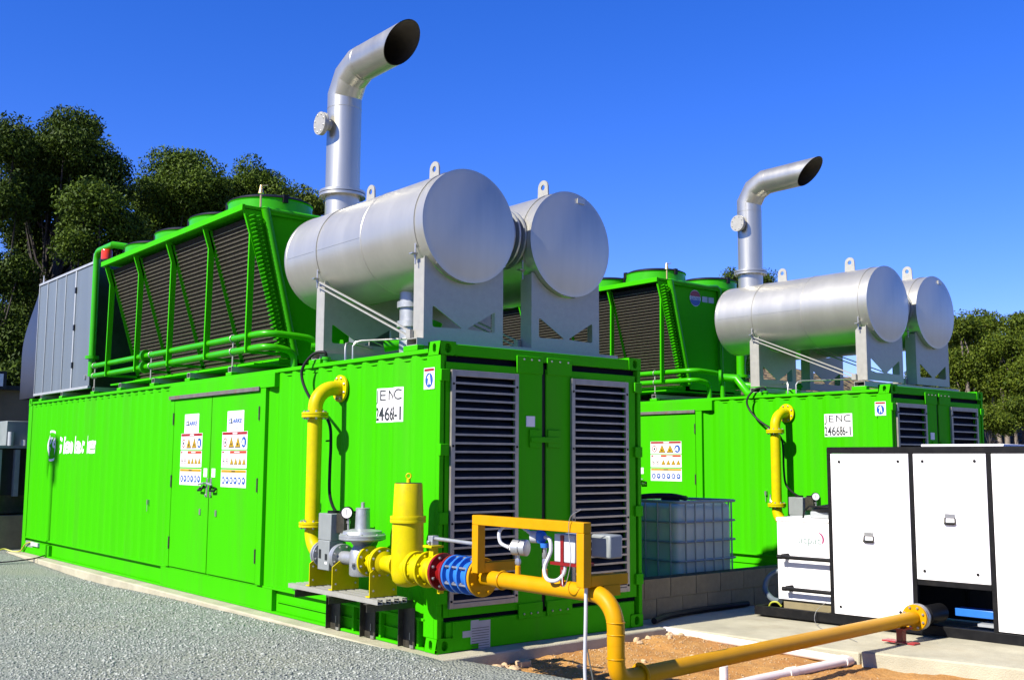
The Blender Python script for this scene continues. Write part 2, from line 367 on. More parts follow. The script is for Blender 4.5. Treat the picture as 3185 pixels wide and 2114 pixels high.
def sand_h(x, y):
    h = -0.105 + 0.016*fbm(x, y, 2.4, 4, 21) + 0.010*fbm(x, y, 9, 3, 22) + 0.004*fbm(x, y, 31, 2, 23)
    h += 0.065*np.exp(-((x-2.35)/0.45)**2-((y+0.45)/0.35)**2) + 0.02*np.exp(-((x-0.6)/0.5)**2-((y+0.5)/0.2)**2)
    h -= 0.25*smooth01(0.35, -0.55, x + 0.55*(y+0.25)*0.0 + 0.0 - 0.06*(y+0.2))
    return h
struct('sand_ground', grid(-0.7, 3.6, -4.2, -0.19, 260, 240, sand_h), 'sand', smooth=60)

# loose stones on the gravel (nobody could count them)
def scatter(name, P, sizes, m, seed):
    r = np.random.default_rng(seed); n = len(P)
    oc = np.array([(1,0,0),(0,1,0),(-1,0,0),(0,-1,0),(0,0,1),(0,0,-1)], float)
    of = np.array([(0,1,4),(1,2,4),(2,3,4),(3,0,4),(1,0,5),(2,1,5),(3,2,5),(0,3,5)])
    V = oc[None]*r.uniform(.55, 1.25, (n, 6, 1)) + r.uniform(-.18, .18, (n, 6, 3))
    V *= sizes[:, None, None]*np.stack([r.uniform(.7, 1.3, n), r.uniform(.7, 1.3, n), r.uniform(.4, .8, n)], 1)[:, None]
    a = r.uniform(0, 6.28, n); b = r.uniform(-.6, .6, n)
    c, s_ = np.cos(a)[:, None], np.sin(a)[:, None]; x = V[:, :, 0]*c-V[:, :, 1]*s_; y = V[:, :, 0]*s_+V[:, :, 1]*c; z = V[:, :, 2]
    cb, sb = np.cos(b)[:, None], np.sin(b)[:, None]; V = np.stack([x*cb-z*sb, y, x*sb+z*cb], 2)+P[:, None]
    F = (of[None]+6*np.arange(n)[:, None, None]).reshape(-1, 3)
    me = bpy.data.meshes.new(name); me.vertices.add(n*6); me.vertices.foreach_set('co', V.reshape(-1)); me.loops.add(F.size); me.loops.foreach_set('vertex_index', F.reshape(-1))
    me.polygons.add(len(F)); me.polygons.foreach_set('loop_start', np.arange(0, F.size, 3)); me.polygons.foreach_set('loop_total', np.full(len(F), 3)); me.update(calc_edges=True); me.validate()
    me.materials.append(MATS[m]); o = bpy.data.objects.new(name, me); COL.objects.link(o); o['kind'] = 'stuff'; return o
n = 52000
d = rng.uniform(0, 1, n)**0.5; ang = YAW - rng.uniform(-0.02, 0.62, n) + 0.04
dist = 3.2 + (d**1.3)*13.5
px = CAM.x+np.sin(ang)*dist; py = CAM.y+np.cos(ang)*dist
ok = (px < -0.19) | ((py < -0.25) & (px < 0.30-0.35*(py+0.2)*-0.0))
ok &= ~((px > -0.45) & (py < -0.2) & (px > -0.35+0.05))
px, py = px[ok], py[ok]
P = np.stack([px, py, gravel_full(px, py)+0.002], 1)
st = scatter('gravel_stones', P, rng.uniform(0.007, 0.017, len(P))*np.where(rng.uniform(0, 1, len(P)) > .97, 1.7, 1), 'stone_grey', 5)
tag(st, 'loose grey crushed stones lying over the gravel yard', 'gravel')
n = 2600
sx = rng.uniform(-0.45, 2.7, n); sy = -0.22-np.abs(rng.normal(0, 1.1, n)); P = np.stack([sx, sy, sand_h(sx, sy)+.002], 1)
tag(scatter('sand_crumbs', P, rng.uniform(0.004, 0.013, n), 'clod', 6), 'small crumbs of dry earth scattered over the orange sand', 'earth')
# clods along the slab edge
cl = [(-0.02,-0.31,.055),(0.10,-0.36,.04),(0.17,-0.30,.05),(0.33,-0.40,.06),(0.45,-0.33,.045),(0.55,-0.44,.06),(0.62,-0.36,.04),(0.25,-0.50,.05),(0.40,-0.52,.045),(0.05,-0.47,.045),(0.70,-0.30,.03),(2.05,-0.30,.035),(2.16,-0.33,.03),(2.0,-0.38,.03),(2.42,-0.36,.04),(2.52,-0.42,.03),(2.3,-0.48,.03),(1.5,-0.9,.022),(2.0,-1.0,.025),(0.9,-0.75,.025)]
for i, (x, y, r) in enumerate(cl):
    bm = bmesh.new(); bmesh.ops.create_icosphere(bm, subdivisions=2, radius=1); R = random.Random(i)
    sx_ = (R.uniform(.8, 1.25), R.uniform(.7, 1.1), R.uniform(.55, .8)); ph = [R.uniform(0, 6) for _ in range(6)]
    for v in bm.verts:
        k = 1+.16*math.sin(3*v.co.x+ph[0])+.14*math.sin(4*v.co.y+ph[1])+.12*math.sin(5*v.co.z+ph[2])+R.uniform(-.05, .05)
        v.co = Vector((v.co.x*sx_[0]*k*r, v.co.y*sx_[1]*k*r, v.co.z*sx_[2]*k*r))
    me = bpy.data.meshes.new('earth_clod'); bm.to_mesh(me); bm.free(); me.materials.append(MATS['clod'])
    o = bpy.data.objects.new('earth_clod', me); COL.objects.link(o); o.location = (x, y, float(sand_h(np.array(x), np.array(y)))+r*.3)
    tag(o, 'pale lump of dry earth lying on the sand beside the concrete slab', 'earth clod', 'earth clods on the sand')

# hill far behind
def hill_h(X, Y):
    d = np.hypot(X-CAM.x, Y-CAM.y); az = np.degrees(np.arctan2(X-CAM.x, Y-CAM.y))
    top = 6.2 + 1.1*np.sin(az*.13+1.0)+.5*np.sin(az*.41)
    return -0.5 + top*smooth01(38, 62, d)+0.5*fbm(X, Y, .35, 4, 4)*smooth01(38, 46, d)
mb = MB(); nA, nR = 90, 26
AZ = np.radians(np.linspace(-40, 100, nA)); RD = np.linspace(34, 120, nR); A2, R2 = np.meshgrid(AZ, RD)
X = CAM.x+np.sin(A2)*R2; Y = CAM.y+np.cos(A2)*R2; Z = hill_h(X, Y)
mb.v = [tuple(p) for p in np.stack([X.ravel(), Y.ravel(), Z.ravel()], 1).tolist()]
mb.f = [(i*nA+j, i*nA+j+1, (i+1)*nA+j+1, (i+1)*nA+j) for i in range(nR-1) for j in range(nA-1)]
struct('hill', mb, 'dry_earth', smooth=60)

# ================================================================== slabs
def slab(name, outline, z0, z1, m='slab_concrete', bevel=0.015):
    mb = MB(); k = len(outline)
    mb.add([(x, y, z0) for x, y in outline]+[(x, y, z1) for x, y in outline], [tuple(range(k, 2*k)), tuple(reversed(range(k)))]+[(i, (i+1) % k, (i+1) % k+k, i+k) for i in range(k)])
    return struct(name, mb, m, bevel=bevel)
slab('container_slab', [(-0.175,-0.205),(2.56,-0.205),(2.56,12.42),(-0.175,12.42)], -0.4, -0.004)
slab('plant_slab', [(2.66,-0.08),(2.895,-2.06),(7.0,-2.55),(7.0,-0.03),(7.0,14),(2.585,14),(2.585,-0.08)], -0.4, -0.010)
slab('front_slab', [(2.865,-2.10),(3.25,-3.6),(3.6,-6.5),(9,-6.5),(9,-2.56)], -0.4, 0.008)
slab('rear_container_slab', [(7.16,-0.02),(9.95,-0.02),(9.95,12.65),(7.16,12.65)], -0.4, -0.004)

# ================================================================== green container
CP, CPH = 0.276, 0.41
def corr(y):
    t = abs(((y-CPH)/CP+0.5) % 1.0-0.5)*CP
    return 0.012+0.031*min(1, max(0, (t-0.028)/0.082))
def corr_breaks(y0, y1):
    ys = {y0, y1}; k = int((y0-CPH)/CP)-2
    while CPH+k*CP < y1+1:
        for d_ in (-.110, -.028, .028, .110):
            y = CPH+k*CP+d_
            if y0 < y < y1: ys.add(y)
        k += 1
    return sorted(ys)
def corr_panel(mb, y0, y1, z0, z1, flip=None):
    ys = corr_breaks(y0, y1); o = len(mb.v)
    for y in ys: mb.v += [((corr(y) if flip is None else flip-corr(y)), y, z0), ((corr(y) if flip is None else flip-corr(y)), y, z1)]
    for i in range(len(ys)-1): mb.f.append((o+2*i, o+2*i+1, o+2*i+3, o+2*i+2))
def drape(vs, fs, y_at, z_at, eps):   # unit-box flat mesh draped on the corrugated side
    bm = bmesh.new(); bv = [bm.verts.new((0, y_at(p[0]), z_at(p[1]))) for p in vs]
    for q in fs:
        try: bm.faces.new([bv[i] for i in q])
        except ValueError: pass
    ys = [v.co.y for v in bm.verts]
    for yb in corr_breaks(min(ys), max(ys)):
        bmesh.ops.bisect_plane(bm, geom=list(bm.verts)+list(bm.edges)+list(bm.faces), plane_co=(0, yb, 0), plane_no=(0, 1, 0), dist=1e-5)
    for v in bm.verts: v.co.x = corr(v.co.y)-eps
    me = MB(); bm.verts.index_update(); me.v = [tuple(v.co) for v in bm.verts]; me.f = [tuple(v.index for v in f.verts) for f in bm.faces]; bm.free(); return me
RECT = ([(0,0),(1,0),(1,1),(0,1)], [(0,1,2,3)])
L_, W_, H_ = 12.192, 2.438, 2.591
def casting(parent, x, y, z, sx, sy):   # sx, sy: outward signs in x and y
    w_, l_, h_ = 0.162, 0.178, 0.118; e = 0.004
    x0, x1 = (x-e, x+w_) if sx < 0 else (x-w_, x+e); y0, y1 = (y-e, y+l_) if sy < 0 else (y-l_, y+e)
    mb = MB(); z1 = z+h_
    c = [(x0,y0,z),(x1,y0,z),(x1,y1,z),(x0,y1,z),(x0,y0,z1),(x1,y0,z1),(x1,y1,z1),(x0,y1,z1)]
    F = {'b':(0,3,2,1),'t':(4,5,6,7),'-y':(0,1,5,4),'+x':(1,2,6,5),'+y':(2,3,7,6),'-x':(3,0,4,7)}
    drop = ['-x' if sx < 0 else '+x', '-y' if sy < 0 else '+y']
    mb.add(c, [q for k, q in F.items() if k not in drop])
    xo = x0 if sx < 0 else x1; yo = y0 if sy < 0 else y1
    mb.holed((xo, (y0+y1)/2, (z+z1)/2), (0, -1 if sx < 0 else 1, 0), (0,0,1), y1-y0, h_, oval(0.048, 0.078), 0.05)
    mb.holed(((x0+x1)/2, yo, (z+z1)/2), (1 if sy < 0 else -1, 0, 0), (0,0,1), x1-x0, h_, oval(0.062, 0.080), 0.05)
    mb.build('corner_casting', 'green_paint', parent, bevel=0.004)

def bolt_mesh(r=0.012, h=0.012, m='bolt_zinc'):
    mb = MB(); mb.lathe((0,0,0), (0,0,1), [(r, 0), (r, h*.8), (r*.75, h)], 6); mb.lathe((0,0,h), (0,0,1), [(r*.5, 0), (r*.5, h*.5)], 8); return mb.mesh('bolt', smooth=30, m=m)
BOLT = bolt_mesh(); BOLT_S = bolt_mesh(0.009, 0.008); BOLT_Y = bolt_mesh(0.012, 0.012, 'yellow_paint'); BOLT_BLK = bolt_mesh(0.011, 0.006, 'black_paint'); BOLT_A = bolt_mesh(0.012, 0.012, 'amber_paint')
def rot_to(d): return Vector(d).to_track_quat('Z', 'Y').to_euler()
def ring_bolts(parent, c, axis, R, k, me=None, ph=0.5):
    c = Vector(c); d = Vector(axis).normalized(); ref = Vector((0,0,1)) if abs(d.z) < 0.9 else Vector((1,0,0)); a = d.cross(ref).normalized(); b = a.cross(d)
    for i in range(k):
        t = 2*PI*(i+ph)/k; inst('bolt', me or BOLT, c+(a*math.cos(t)+b*math.sin(t))*R, parent, rot_to(d))

def make_container(loc, label, jenc, with_clarke=True):
    ox, oy, oz = loc
    t = thing('generator_container', label, 'container', (0,0,0), 'green generator containers')
    # side panels, rear panel
    mb = MB(); corr_panel(mb, 0.16, 3.16, 0.262, 2.50); corr_panel(mb, 5.80, L_-0.1, 0.262, 2.50); mb.add([(0.058,3.1,.262),(0.058,5.9,.262),(0.058,5.9,2.5),(0.058,3.1,2.5)], [(0,1,2,3)])
    mb.build('side_panel', 'green_paint', t, smooth=0)
    mb = MB(); corr_panel(mb, 0.16, L_-0.1, 0.262, 2.50, flip=W_); mb.build('side_panel', 'green_paint', t, smooth=0)
    MB().box(0.05, W_-0.05, L_-0.06, L_-0.02, 0.1, 2.5).build('rear_panel', 'green_paint', t, smooth=0)
    MB().box(0.03, W_-0.03, 0.10, L_-0.1, 2.455, 2.515).build('roof_panel', 'green_paint', t, smooth=0)
    for x in (0.0, W_-0.06):
        for s_, (a, b) in enumerate(((0.178, L_-0.178),)): MB().box(x, x+0.06, a, b, 2.497, 2.535).build('top_rail', 'green_paint', t, bevel=0.004)
    # bottom rails: open channel with a plated middle
    for x0, sgn in ((0.0, 1), (W_, -1)):
        f = lambda v: x0+sgn*v
        mb = MB()
        def bx(a, b, y0, y1, z0, z1): mb.box(min(f(a), f(b)), max(f(a), f(b)), y0, y1, z0, z1)
        bx(0.0, 0.07, 0.178, L_-0.178, 0.240, 0.262); bx(0.055, 0.07, 0.178, L_-0.178, 0.022, 0.240); bx(0.0, 0.07, 0.178, L_-0.178, 0.0, 0.022)
        mb.build('bottom_rail', 'green_paint', t, smooth=0, bevel=0.003)
        mb = MB(); bx(0.0, 0.052, 2.945, 5.976, 0.0225, 0.2395); mb.build('rail_plate', 'green_paint', t, smooth=0, bevel=0.004)
        mb = MB(); bx(0.002, 0.052, 10.66, L_-0.19, 0.0225, 0.190); mb.build('rail_plate', 'green_paint', t, smooth=0, bevel=0.004)
        for y in (0.27, 0.86, 1.32): 
            mb = MB(); bx(0.004, 0.052, y, y+0.03, 0.0225, 0.2395); mb.build('rail_gusset', 'green_paint', t, smooth=0)
        mb = MB(); bx(0.035, 0.054, 0.30, 2.9, 0.118, 0.128); mb.build('rail_rib', 'green_paint', t, smooth=0)
    # corner posts
    for (x, sx) in ((0, -1), (W_, 1)):
        for (y, sy) in ((0, -1), (L_, 1)):
            for z in (0.0, H_-0.118): casting(t, x, y, z, sx, sy)
            xa, xb = (x, x+0.10) if sx < 0 else (x-0.10, x); ya, yb = (y+.002, y+0.20) if sy < 0 else (y-0.20, y-.002)
            if sy < 0: MB().box(xa, xb, y+0.05, yb, 0.118, H_-0.118).box(xa, (xa+0.045) if sx < 0 else xb, y, y+0.05, 0.118, H_-0.118).build('corner_post', 'green_paint', t, bevel=0.004) if sx < 0 else MB().box(xa+0.055, xb, y, yb, 0.118, H_-0.118).box(xa, xa+0.055, y+0.06, yb, 0.118, H_-0.118).build('corner_post', 'green_paint', t, bevel=0.004)
            else: MB().box(xa, xb, ya, yb, 0.118, H_-0.118).build('corner_post', 'green_paint', t, bevel=0.004)
    # hinge lugs on the near post
    for z in (2.25, 1.62, 1.05, 0.40):
        MB().box(-0.004, 0.085, -0.022, 0.012, z, z+0.10).build('hinge_lug', 'green_paint', t, bevel=0.004)
        MB().box(W_-0.10, W_-0.002, -0.022, 0.012, z, z+0.10).build('hinge_lug', 'green_paint', t, bevel=0.004)
    # end: sill, header, two louvred doors
    MB().box(0.162, W_-0.162, 0.004, 0.09, 0.0, 0.245).box(0.10, W_-.10, 0.012, 0.08, 0.118, 0.243).build('end_sill', 'green_paint', t, bevel=0.004)
    MB().box(0.162, W_-0.162, 0.004, 0.09, 2.475, 2.572).build('end_header', 'green_paint', t, bevel=0.004)
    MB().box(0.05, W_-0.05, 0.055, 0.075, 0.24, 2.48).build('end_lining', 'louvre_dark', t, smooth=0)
    for (x0, x1) in ((0.062, 1.148), (1.198, W_-0.075)):
        d_ = MB(); lx0, lx1, lz0, lz1 = (0.105, 0.848, 0.355, 2.35) if x0 < 1 else (1.492, 2.244, 0.345, 2.345)
        d_.box(x0, lx0+.01, 0.004, 0.05, 0.285, 2.415).box(lx1-.01, x1, 0.004, 0.05, 0.285, 2.415).box(lx0+.01, lx1-.01, 0.004, 0.05, 0.285, lz0+.01).box(lx0+.01, lx1-.01, 0.004, 0.05, lz1-.01, 2.415)
        door = d_.build('end_door', 'green_paint', t, smooth=0, bevel=0.003)
        fr = MB(); fw_ = 0.042
        fr.box(lx0, lx0+fw_, -0.026, 0.002, lz0, lz1).box(lx1-fw_, lx1, -0.026, 0.002, lz0, lz1).box(lx0+fw_, lx1-fw_, -0.026, 0.002, lz0, lz0+fw_).box(lx0+fw_, lx1-fw_, -0.026, 0.002, lz1-fw_-.012, lz1)
        frame = fr.build('louvre_frame', 'louvre_metal', door, smooth=0, bevel=0.003)
        wd = lx1-lx0-2*fw_; nS = 26 if with_clarke else 19; pitch = (lz1-lz0-2*fw_-.012)/nS
        s_ = MB()   # one slat: sloping blade with a lip
        s_.add([(-wd/2,-0.022,0),(wd/2,-0.022,0),(wd/2,0.052,0.050),(-wd/2,0.052,0.050),(-wd/2,-0.022,0.003),(wd/2,-0.022,0.003),(wd/2,0.052,0.053),(-wd/2,0.052,0.053)], [(0,3,2,1),(4,5,6,7),(0,1,5,4),(1,2,6,5),(2,3,7,6),(3,0,4,7)])
        s_.box(-wd/2, wd/2, -0.026, -0.0222, 0.0, 0.018)
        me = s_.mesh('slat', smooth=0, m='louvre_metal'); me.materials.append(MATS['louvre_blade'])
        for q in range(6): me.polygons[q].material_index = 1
        for k in range(nS): inst('slat', me, ((lx0+lx1)/2, 0, lz0+fw_+0.006+k*pitch), door)
        for z in (lz0+.06, (lz0+lz1)/2-.3, (lz0+lz1)/2+.35, lz1-.12):
            for x in (lx0+.02, lx1-.02): inst('screw', BOLT_BLK, (x, -0.026, z), door, rot_to((0,-1,0)))
    MB().box(1.150, 1.196, 0.02, 0.054, 0.26, 2.45).build('door_seal', 'rubber', t, smooth=0)
    for (x0, x1) in ((0.868, 1.146), (1.20, 1.505)):
        p_ = MB().box(x0, x1, -0.012, 0.0035, 0.205, 0.335).build('keeper_plate', 'green_paint', t, bevel=0.003)
        for k in range(3): inst('bolt', BOLT_S, (x0+.06+k*(x1-x0-.12)/2, -0.012, 0.245), p_, rot_to((0,-1,0)))
        p_ = MB().box(x0-.03 if x0 < 1 else x0, x1, -0.012, 0.0035, 2.365, 2.52).build('keeper_plate', 'green_paint', t, bevel=0.003)
        for k in range(3): inst('bolt', BOLT_S, (x0+.05+k*(x1-x0-.10)/2, -0.012, 2.488), p_, rot_to((0,-1,0)))
    MB().box(0.99, 1.13, -0.012, 0.0035, 1.70, 1.86).box(1.21, 1.36, -0.012, 0.0035, 1.70, 1.86).box(1.0, 1.34, -0.022, -0.0125, 1.745, 1.795).build('lock_plate', 'green_paint', t, bevel=0.003)
    MB().box(0.955, 1.055, -0.004, 0.0035, 1.885, 1.98).build('small_notice', 'sign_white', t, smooth=0)
    # side doors with frame
    MB().box(-0.036, 0.058, 2.955, 5.80, 2.345, 2.4965).build('door_header', 'green_paint', t, bevel=0.004)
    MB().box(-0.052, -0.0365, 3.285, 5.80, 2.318, 2.362).build('drip_strip', 'rust_strip', t)
    MB().box(-0.030, 0.070, 3.165, 3.285, 0.2625, 2.3445).build('door_post', 'green_paint', t, bevel=0.004)
    MB().box(-0.024, 0.057, 5.68, 5.80, 0.2625, 2.3445).build('door_post', 'green_paint', t, bevel=0.004)
    for (y0, y1, side) in ((3.30, 4.545, 'r'), (4.562, 5.672, 'l')):
        dr = MB().box(-0.004, 0.050, y0, y1, 0.268, 2.315).build('side_door', 'green_paint', t, bevel=0.005)
        hy = y0 if side == 'r' else y1; dr.location.x -= .018
        for z in (0.48, 1.23, 2.0): MB().cyl((-0.012, hy, z), (-0.012, hy, z+0.15), 0.011, 8).build('hinge', 'dark_steel', dr)
        ky = 4.50 if side == 'r' else 4.605; sg = -1 if side == 'r' else 1
        MB().box(-0.012, -0.0045, ky-.02, ky+.02, 1.14, 1.36).build('lock_case', 'bolt_zinc', dr, bevel=0.002)
        MB().tube([(-0.01, ky, 1.30), (-0.055, ky, 1.30), (-0.055, ky+sg*.14, 1.285)], 0.011, 8).build('handle', 'cast_aluminium', dr)
        MB().tube([(-0.02, ky+sg*.05, 1.275), (-0.05, ky+sg*.07, 1.22), (-0.04, ky+sg*.17, 1.215), (-0.012, ky+sg*.17, 1.25)], 0.012, 8).build('grip', 'black_paint', dr)
        MB().cyl((-0.005, ky+sg*.02, 1.16), (-0.02, ky+sg*.02, 1.16), 0.016, 10).build('key_lock', 'bolt_zinc', dr)
        MB().box(-0.014, -0.0045, ky+sg*.17-.02, ky+sg*.17+.02, 0.93, 1.0).build('latch', 'bolt_zinc', dr)
        MB().box(-0.0065, -0.0045, ky+sg*.06-.05, ky+sg*.06+.05, 1.372, 1.472).build('small_notice', 'sign_white', dr, smooth=0)
        # notices
        bx_ = {'r': (4.232, 3.582), 'l': (5.420, 4.786)}[side]
        clk = {'r': (4.11, 3.683), 'l': (5.329, 4.903)}[side]
        def flat(par, name, m, loops, yl, yr, z0, z1, e):
            mb = MB(); fu = lambda p: (p[0]*(yl-yr), p[1]*(z1-z0))
            mb.plate([[fu(p) for p in lp] for lp in loops], (-0.0045-e, yl, z0), (0,-1,0), (0,0,1), 0.0012); return mb.build(name, m, par, smooth=0)
        def textf(par, name, m, s_, u0, u1, v0, v1, yl, yr, z0, z1, e, **k):
            vs, fs = text2d(s_, **k); mb = MB(); mb.add([(-0.0045-e, yl-(u0+(u1-u0)*p[0])*(yl-yr), z0+(v0+(v1-v0)*p[1])*(z1-z0)) for p in vs], fs); return mb.build(name, m, par, smooth=0)
        SQ = [(0,0),(1,0),(1,1),(0,1)]
        if with_clarke:
            sg_ = flat(dr, 'logo_notice', 'sign_white', [SQ], clk[0], clk[1], 1.890, 2.122, 0.002)
            textf(sg_, 'lettering', 'sign_blue', 'CLARKE', 0.08, 0.90, 0.40, 0.62, clk[0], clk[1], 1.890, 2.122, 0.0035, shear=0.2, bold=0.035)
            flat(sg_, 'print', 'ink_teal', [rr(.62, .25, .4, .02)], clk[0], clk[1], 1.890, 2.122, 0.0035)
            flat(sg_, 'print', 'sign_blue', [rr(.66, .17, .3, .025)], clk[0], clk[1], 1.890, 2.122, 0.0035)
            flat(sg_, 'flame_mark', 'ink_teal', [[(.22,.36),(.30,.40),(.27,.88),(.24,.66)]], clk[0], clk[1], 1.890, 2.122, 0.0035)
        specs = [(1.690, 1.888, 'sign_red'), (1.482, 1.678, 'sign_orange'), (1.268, 1.464, 'sign_yellow')]
        for q, (z0, z1, hm) in enumerate(specs):
            a, b = bx_; sg_ = flat(dr, 'warning_notice', 'sign_white', [SQ], a, b, z0, z1, 0.002)
            P_ = lambda m, loops, e=0.0035, nm='print': flat(sg_, nm, m, loops, a, b, z0, z1, e)
            ar = (a-b)/(z1-z0)     # width over height
            C_ = lambda cx, cy, r, k=20: [(cx+r*math.cos(2*PI*i/k)/ar, cy+r*math.sin(2*PI*i/k)) for i in range(k)]
            T_ = lambda cx, y0_, h_: [(cx-h_*.58/ar, y0_), (cx+h_*.58/ar, y0_), (cx, y0_+h_)]
            if q == 0:
                P_(hm, [rr(.5, .905, .97, .15)], nm='header'); P_('sign_white', [rr(.52, .905, .18, .08)], .005)
                P_('sign_red', [C_(.13, .40, .26), C_(.13, .40, .20)]); P_('sign_black', [C_(.13, .40, .09)])
                for cx in (.38, .64): P_('sign_black', [T_(cx, .10, .64)]); P_('sign_yellow', [T_(cx, .14, .54)], .005); P_('sign_black', [C_(cx, .29, .07)], .0065)
                P_('sign_blue', [C_(.87, .40, .30)]); P_('sign_white', [[(.80,.30),(.90,.20),(.90,.52),(.84,.56)]], .005)
            elif q == 1:
                P_('sign_orange', [rr(.66, .905, .64, .15)], nm='header'); P_('sign_white', [rr(.62, .905, .2, .06)], .005)
                P_('sign_red', [rr(.06, .905, .07, .10)])
                for cx in (.09, .23): P_('sign_red', [C_(cx, .38, .17), C_(cx, .38, .135)]); P_('sign_black', [C_(cx, .38, .06)])
                for cx in (.42, .58, .74, .90): P_('sign_black', [T_(cx, .20, .40)]); P_('sign_yellow', [T_(cx, .225, .33)], .005)
            else:
                P_(hm, [rr(.5, .905, .97, .15)], nm='header'); P_('sign_black', [rr(.5, .905, .14, .05)], .005)
                for k in range(6):
                    cx = .10+k*.16; P_('sign_blue', [C_(cx, .38, .21)]); P_('sign_white', [C_(cx, .40, .09, 10) if k % 2 else rr(cx, .38, .05, .22)], .005)
    # latch on the side, junction seam
    for (y, z) in ((6.484, 0.99), (2.02, 1.10)): MB().box(corr(y)-.03, corr(y), y-.015, y+.015, z, z+.06).cyl((corr(y)-.025, y, z-.09), (corr(y)-.025, y, z), .005, 6).build('side_latch', 'bolt_zinc', t)
    # number board on the corrugation, with its lettering
    vs, fs = RECT; nb = drape(vs, fs, lambda u: 1.030-u*0.43, lambda v: 1.920+v*0.31, 0.0025).build('number_notice', 'sign_white', t, smooth=0)
    vs, fs = text2d('JENC', spacing=1.15); drape(vs, fs, lambda u: 1.022-u*0.405, lambda v: 2.088+v*0.125, 0.005).build('lettering', 'sign_black', nb, smooth=0)
    vs, fs = text2d(jenc, bold=0.012); drape(vs, fs, lambda u: 1.022-u*0.40, lambda v: 1.935+v*0.125, 0.005).build('lettering', 'sign_black', nb, smooth=0)
    hp = MB().box(-0.006, -0.0035, 0.075, 0.232, 2.185, 2.368).build('ear_protection_notice', 'sign_white', t, smooth=0)
    f2 = lambda loops: [[(p[0]*.157, p[1]*.183) for p in lp] for lp in loops]
    MB().plate(f2([rr(.5, .90, .9, .12)]), (-0.0075, 0.232, 2.185), (0,-1,0), (0,0,1), .001).build('header', 'sign_red', hp, smooth=0)
    MB().plate(f2([[(.5+.36*math.cos(2*PI*i/24), .42+.34*math.sin(2*PI*i/24)) for i in range(24)]]), (-0.0075, 0.232, 2.185), (0,-1,0), (0,0,1), .001).build('print', 'sign_blue', hp, smooth=0)
    MB().plate(f2([[(.38,.2),(.46,.2),(.5,.45),(.6,.2),(.68,.22),(.60,.6),(.57,.70),(.47,.66),(.33,.56),(.36,.5),(.45,.53)]]), (-0.0095, 0.232, 2.185), (0,-1,0), (0,0,1), .001).build('print', 'sign_white', hp, smooth=0)
    # data plates on the sill
    dp = MB().plate([[(0,.005),(.085,.005),(.085,-.07),(.21,-.07),(.21,.19),(.085,.19),(.085,.20),(.0,.20)]], (0.352, 0.0025, 0.04), (1,0,0), (0,0,1), .002).box(0.265, .350, 0.0005, .0025, .105, .158).build('data_plate', 'white_trim', t, smooth=0)
    for k in range(9): MB().box(.362, .545, -0.0003, 0.0002, -0.018+.04*.5+k*.021, -.018+.02+k*.021+.004).build('print', 'sign_black', dp, smooth=0)
    if with_clarke:   # large lettering at the far end of the long side
        for ch, ya_, yb_, h_ in (('G',10.47,10.29,.27),('E',10.26,10.19,.27),('J',10.17,10.145,.27),('en',10.13,9.74,.195),('b',9.71,9.66,.27),('ac',9.62,9.19,.195),('h',9.14,9.10,.27),('e',9.06,8.74,.195),('r',8.70,8.66,.195)):
            vs, fs = text2d(ch, shear=0.12, bold=0.035); drape(vs, fs, lambda u: ya_-u*(ya_-yb_), lambda v: 1.65+v*h_, 0.004).build('lettering', 'sign_white', t, smooth=0)
        R = MB(); rg = [[(.5+.5*math.cos(2*PI*i/40), .5+.5*math.sin(2*PI*i/40)) for i in range(40)], [(.5+.43*math.cos(2*PI*i/40), .5+.43*math.sin(2*PI*i/40)) for i in range(40)]]
        vv = rg[0]+rg[1]; ff = [(i, (i+1) % 40, 40+(i+1) % 40, 40+i) for i in range(40)]
        e = drape(vv, ff, lambda u: 11.10-u*0.50, lambda v: 1.53+v*0.50, 0.004).build('emblem_ring', 'sign_white', t, smooth=0)
        vs, fs = text2d('ge', shear=0.3, bold=0.01); drape(vs, fs, lambda u: 11.02-u*0.34, lambda v: 1.66+v*0.26, 0.004).build('emblem_letters', 'sign_white', e, smooth=0)
        MB().box(0.0, 0.03, 11.55, 11.95, 0.10, 0.20).build('cable_box', 'actuator_grey', t, bevel=0.004)
    t.location = (ox, oy, oz)
    return t
C2 = (7.353, 0.209, 0.004)
make_container((0,0,0), 'long bright green container nearest the camera, with yellow gas pipework on its side', '24668-1')
make_container(C2, 'bright green container standing farther back behind the white cabinet and plastic tank', '246686-1', False)

# ================================================================== roof beams
def roof_beam(y0, y1, z0, z1, label, length=2.49):
    t = thing('roof_beam', label, 'steel beam', (0.02, (y0+y1)/2, z0), 'beams across the container roofs')
    th = 0.007; x0, x1 = 0.02, 0.02+length
    MB().box(x0, x1, y0, y0+th, z0, z1).box(x0, x1, y1-th, y1, z0, z1).box(x0, x1, y0+th, y1-th, z0, z0+th).box(x0, x1, y0+th, y1-th, z1-th, z1).build('hollow_section', 'galvanised', t, smooth=0)
    MB().box(x0+.10, x0+.11, y0+th, y1-th, z0+th, z1-th).build('stopper', 'dark_box', t, smooth=0)
    for x in (0.004, 2.36): MB().box(x, x+.075, y0-.03, y1+.03, 2.5355, z0-.0005).build('foot_pad', 'green_paint', t, bevel=0.004)
    return t
beams = [roof_beam(0.385, 0.548, 2.586, 2.652, 'grey hollow beam under the front silencer cradles of the near container'),
         roof_beam(2.095, 2.267, 2.582, 2.648, 'grey hollow beam under the rear silencer cradles of the near container')]
pos = ('under the front end of the finned cooler', 'second from the front under the finned cooler', 'third from the front under the finned cooler', 'fourth from the front under the finned cooler', 'under the far end of the finned cooler', 'under the door end of the grey plant box', 'under the far end of the grey plant box')
for y, s_ in zip((4.19, 5.38, 6.55, 7.80, 8.93, 10.47, 11.59), pos): beams.append(roof_beam(y-.045, y+.045, 2.575, 2.64, 'short grey beam %s on the near container' % s_))
